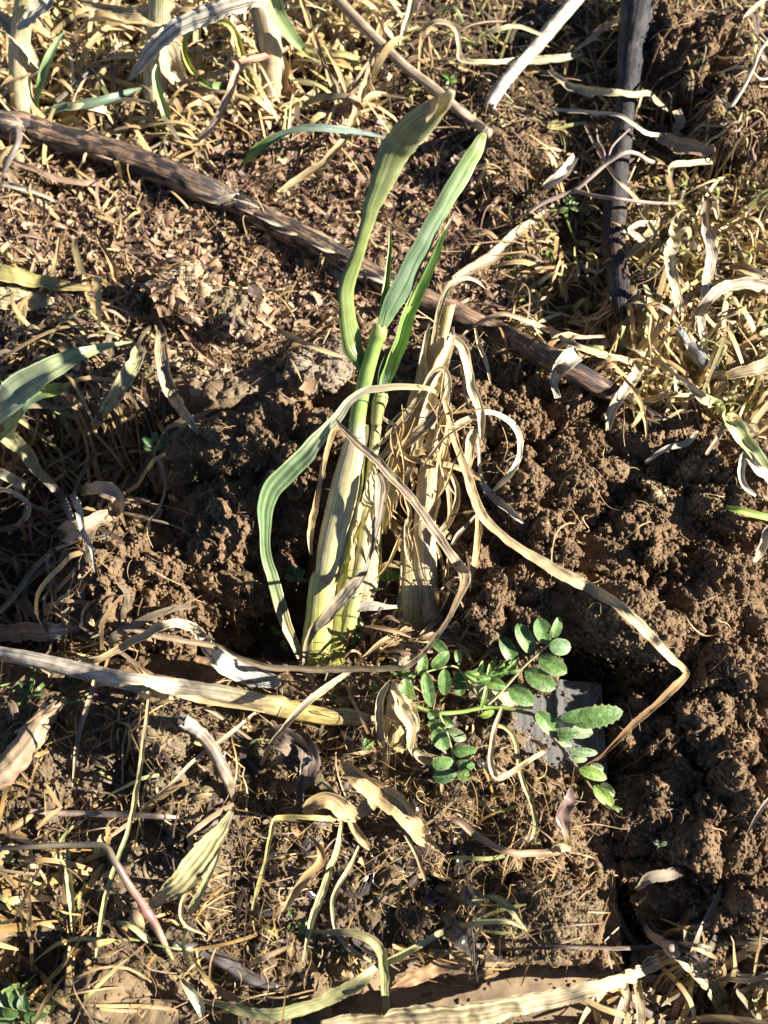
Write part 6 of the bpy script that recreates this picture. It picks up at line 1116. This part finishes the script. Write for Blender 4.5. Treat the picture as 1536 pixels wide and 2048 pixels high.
# top right and right side
S('long wavy pale straw crossing over the charred stick', [(1098, 140, 1.012, 8), (1120, 158, 1.016, 12), (1142, 174, 1.018, 16), (1180, 184, 1.022, 22), (1222, 186, 1.028, 18), (1262, 190, 1.028, 14), (1296, 188, 1.022, 12), (1316, 206, 1.016, 11), (1340, 224, 1.010, 6)], (.60, .5, .3))
S('thin pale stem crossing the charred stick below the wavy straw', [(1100, 218, 1.012, 5), (1140, 222, 1.016, 8), (1190, 226, 1.020, 9), (1240, 232, 1.026, 8), (1268, 250, 1.022, 8), (1300, 268, 1.018, 10), (1364, 270, 1.012, 6)], (.62, .54, .4))
S('straw bent at a corner, top centre right', [(838, 64, 1.012, 5), (870, 44, 1.018, 10), (908, 52, 1.020, 11), (918, 90, 1.018, 10), (924, 120, 1.016, 10), (980, 124, 1.016, 11), (1050, 122, 1.012, 16), (1128, 116, 1.012, 14), (1166, 108, 1.008, 4)], (.66, .56, .36))
S('straw arcing from the top edge of the charred stick down left', [(1258, -6, 1.026, 7), (1248, 30, 1.024, 11), (1215, 52, 1.018, 10), (1180, 78, 1.014, 10), (1140, 110, 1.006, 4)], (.58, .46, .28))
S('pale curved rootlet touching the broken whitish stick', [(972, 66, 1.018, 9), (1005, 56, 1.022, 10), (1040, 54, 1.024, 10), (1082, 70, 1.022, 7)], (.66, .6, .36))
S('curved straw at the top right corner', [(1540, -8, 1.020, 10), (1500, 24, 1.018, 9), (1484, 52, 1.016, 10), (1474, 76, 1.010, 6)], (.64, .54, .34))
rp = thing('forked_runner', base_pt(1500, 150), 'pale forked thin stem at the right edge near the top', 'dry stem')
for q in ([(1556, 58, 1.022, 6), (1522, 100, 1.022, 7), (1504, 142, 1.020, 8), (1484, 182, 1.016, 8), (1460, 212, 1.012, 8), (1442, 198, 1.010, 4)], [(1504, 142, 1.020, 6), (1476, 136, 1.016, 5), (1436, 146, 1.010, 3)], [(1504, 144, 1.020, 5), (1522, 158, 1.016, 6), (1560, 154, 1.012, 4)]):
    b = tube(q, (.62, .54, .42), K=8, rough=.1); part('stem', b, 'straw', rp)
rn = thing('pinkish_runner', base_pt(1150, 380), 'thin pinkish runner stems crossing in front of the charred stick', 'dry stem')
for q in ([(1056, 428, 1.010, 6), (1090, 404, 1.014, 9), (1148, 380, 1.020, 9), (1180, 355, 1.024, 9), (1213, 326, 1.026, 9), (1248, 306, 1.030, 9), (1276, 308, 1.024, 8), (1296, 322, 1.016, 10), (1328, 328, 1.010, 5)], [(1148, 380, 1.020, 8), (1190, 392, 1.026, 8), (1243, 398, 1.030, 8), (1300, 406, 1.020, 7), (1352, 408, 1.010, 6)], [(1212, 324, 1.026, 5), (1206, 300, 1.022, 4), (1196, 280, 1.016, 4), (1192, 258, 1.014, 3)], [(1213, 326, 1.026, 4), (1226, 290, 1.024, 4), (1262, 254, 1.020, 3)]):
    b = tube(q, (.50, .38, .32), K=8, rough=.08); part('stem', b, 'straw', rn)
S('thin tan stem crossing behind the pinkish runner to the lower right', [(1170, 250, 1.012, 5), (1200, 310, 1.018, 7), (1240, 365, 1.028, 8), (1270, 395, 1.018, 9), (1290, 430, 1.012, 10), (1310, 470, 1.006, 5)], (.46, .34, .22))
S('thick pale straw stub above the pinkish runner', [(1088, 378, 1.012, 12), (1112, 360, 1.018, 20), (1134, 338, 1.020, 22), (1152, 314, 1.016, 16)], (.62, .57, .46), cup=1.0)
S('long tan straw slanting up right, behind the straight green blade', [(905, 558, 1.008, 8), (945, 538, 1.010, 22), (990, 510, 1.012, 24), (1030, 470, 1.010, 22), (1070, 440, 1.008, 16), (1112, 408, 1.004, 5)], (.54, .42, .27), 'straw_striped')
S('broad brown curled leaf right of the charred stick', [(1308, 268, 1.010, 10), (1336, 282, 1.016, 28), (1372, 296, 1.018, 32), (1410, 302, 1.016, 30), (1430, 296, 1.010, 14)], (.48, .34, .2), name='dry_leaf', cat='dry leaf')
S('cream angular straw shaped like a step, right of the charred stick', [(1340, 392, 1.008, 6), (1340, 352, 1.016, 8), (1344, 332, 1.020, 11), (1380, 326, 1.018, 12), (1424, 322, 1.014, 12)], (.66, .58, .36))
S('pair of hanging narrow straws by the brown curled leaf', [(1352, 220, 1.016, 18), (1360, 245, 1.014, 22), (1350, 262, 1.012, 12), (1368, 272, 1.010, 4)], (.54, .42, .26))
S('bent V-shaped cream straw touching the charred stick', [(1314, 446, 1.014, 10), (1284, 448, 1.018, 12), (1260, 460, 1.022, 10), (1280, 480, 1.018, 14), (1302, 500, 1.012, 12)], (.68, .62, .4))
S('tall straw strip right of the charred stick, leftmost of the vertical ones', [(1360, 424, 1.010, 10), (1348, 470, 1.016, 26), (1338, 530, 1.018, 24), (1350, 580, 1.016, 20), (1366, 630, 1.010, 16), (1376, 660, 1.006, 6)], (.56, .46, .3), 'straw_striped')
S('tall greyish straw strip, rightmost of the vertical ones', [(1412, 392, 1.012, 22), (1410, 450, 1.016, 20), (1422, 510, 1.018, 24), (1412, 570, 1.018, 20), (1402, 620, 1.014, 16), (1408, 680, 1.010, 16), (1412, 716, 1.006, 6)], [(0, (.38, .3, .22)), (.5, (.62, .54, .4)), (1, (.56, .5, .38))], 'straw_striped')
S('thin straw slanting from the pinkish runner through the vertical straws', [(1276, 412, 1.014, 6), (1300, 452, 1.018, 10), (1326, 500, 1.018, 12), (1350, 530, 1.014, 8), (1362, 546, 1.008, 3)], (.6, .48, .28))
S('broad grey-brown straw bowing in from the right edge', [(1560, 582, 1.016, 22), (1500, 568, 1.020, 24), (1456, 572, 1.022, 24), (1424, 592, 1.022, 22), (1402, 622, 1.020, 20), (1392, 660, 1.014, 14), (1380, 700, 1.008, 6)], (.48, .38, .26), 'straw_striped')
S('straw crossing the lower right of the upper half, from the right edge', [(1560, 720, 1.016, 34), (1500, 740, 1.018, 26), (1450, 752, 1.014, 16), (1404, 748, 1.008, 5)], (.50, .40, .24), 'straw_striped')
S('brown-tipped pale straw at the right edge above the bowing straw', [(1458, 532, 1.014, 8), (1484, 536, 1.018, 18), (1520, 552, 1.020, 20), (1560, 575, 1.016, 16)], [(0, (.46, .26, .1)), (.4, (.46, .3, .14)), (.6, (.62, .52, .34)), (1, (.6, .5, .34))])
S('folded white-edged blade hanging over the right end of the thick stalk', [(1156, 708, 1.020, 34), (1134, 720, 1.024, 36), (1118, 742, 1.022, 28), (1108, 766, 1.016, 16), (1116, 796, 1.010, 14)], (.62, .56, .44), 'straw_striped', cup=.3)
S('long kinked straw draped over the end of the thick stalk onto the clod', [(1078, 655, 1.012, 8), (1130, 680, 1.016, 12), (1190, 706, 1.018, 13), (1256, 722, 1.022, 14), (1276, 734, 1.024, 18), (1262, 762, 1.022, 22), (1236, 796, 1.018, 20), (1222, 828, 1.014, 18), (1216, 862, 1.008, 10)], [(0, (.44, .34, .2)), (.4, (.56, .46, .28)), (1, (.66, .58, .4))], 'straw_striped')
S('thin arching straw beginning at the yellow stub and running right', [(918, 680, 1.004, 3), (935, 662, 1.010, 6), (965, 642, 1.018, 8), (1005, 628, 1.022, 9), (1050, 640, 1.020, 9), (1100, 660, 1.016, 9), (1150, 674, 1.012, 8), (1222, 672, 1.006, 5)], (.54, .4, .26))
S('short stiff straw leaning beside the arching straw', [(948, 648, 1.006, 3), (958, 690, 1.012, 8), (972, 724, 1.012, 8), (981, 766, 1.006, 4)], (.62, .5, .3))
S('long straw running down right to the striped green blade', [(1230, 680, 1.012, 10), (1278, 700, 1.016, 12), (1318, 726, 1.018, 14), (1370, 766, 1.020, 16), (1412, 802, 1.018, 18), (1428, 812, 1.014, 8)], (.56, .48, .28))
S('thin orange stem drooping off the end of the thick stalk', [(1244, 752, 1.016, 6), (1274, 790, 1.018, 8), (1290, 838, 1.012, 8), (1294, 882, 1.006, 3)], (.50, .34, .16))
S('straw lying level above the pale-patched clod', [(1290, 925, 1.010, 5), (1330, 898, 1.014, 10), (1372, 886, 1.014, 12), (1396, 862, 1.010, 5)], (.62, .56, .42))
S('reddish curled tendril right of the thick stalk end', [(1412, 910, 1.012, 6), (1434, 876, 1.016, 8), (1446, 846, 1.018, 8), (1440, 820, 1.014, 7), (1430, 808, 1.010, 4)], (.5, .34, .24))
S('cream bracket-shaped straw at the right edge', [(1512, 992, 1.008, 5), (1490, 972, 1.012, 12), (1482, 944, 1.016, 14), (1492, 910, 1.018, 16), (1520, 940, 1.016, 22), (1550, 964, 1.012, 24)], (.66, .6, .44))
S('grey flat straw at the right edge below the bright green stem', [(1560, 1040, 1.010, 18), (1536, 1066, 1.012, 22), (1518, 1105, 1.008, 18), (1508, 1122, 1.006, 8)], (.46, .4, .3), 'straw_striped')
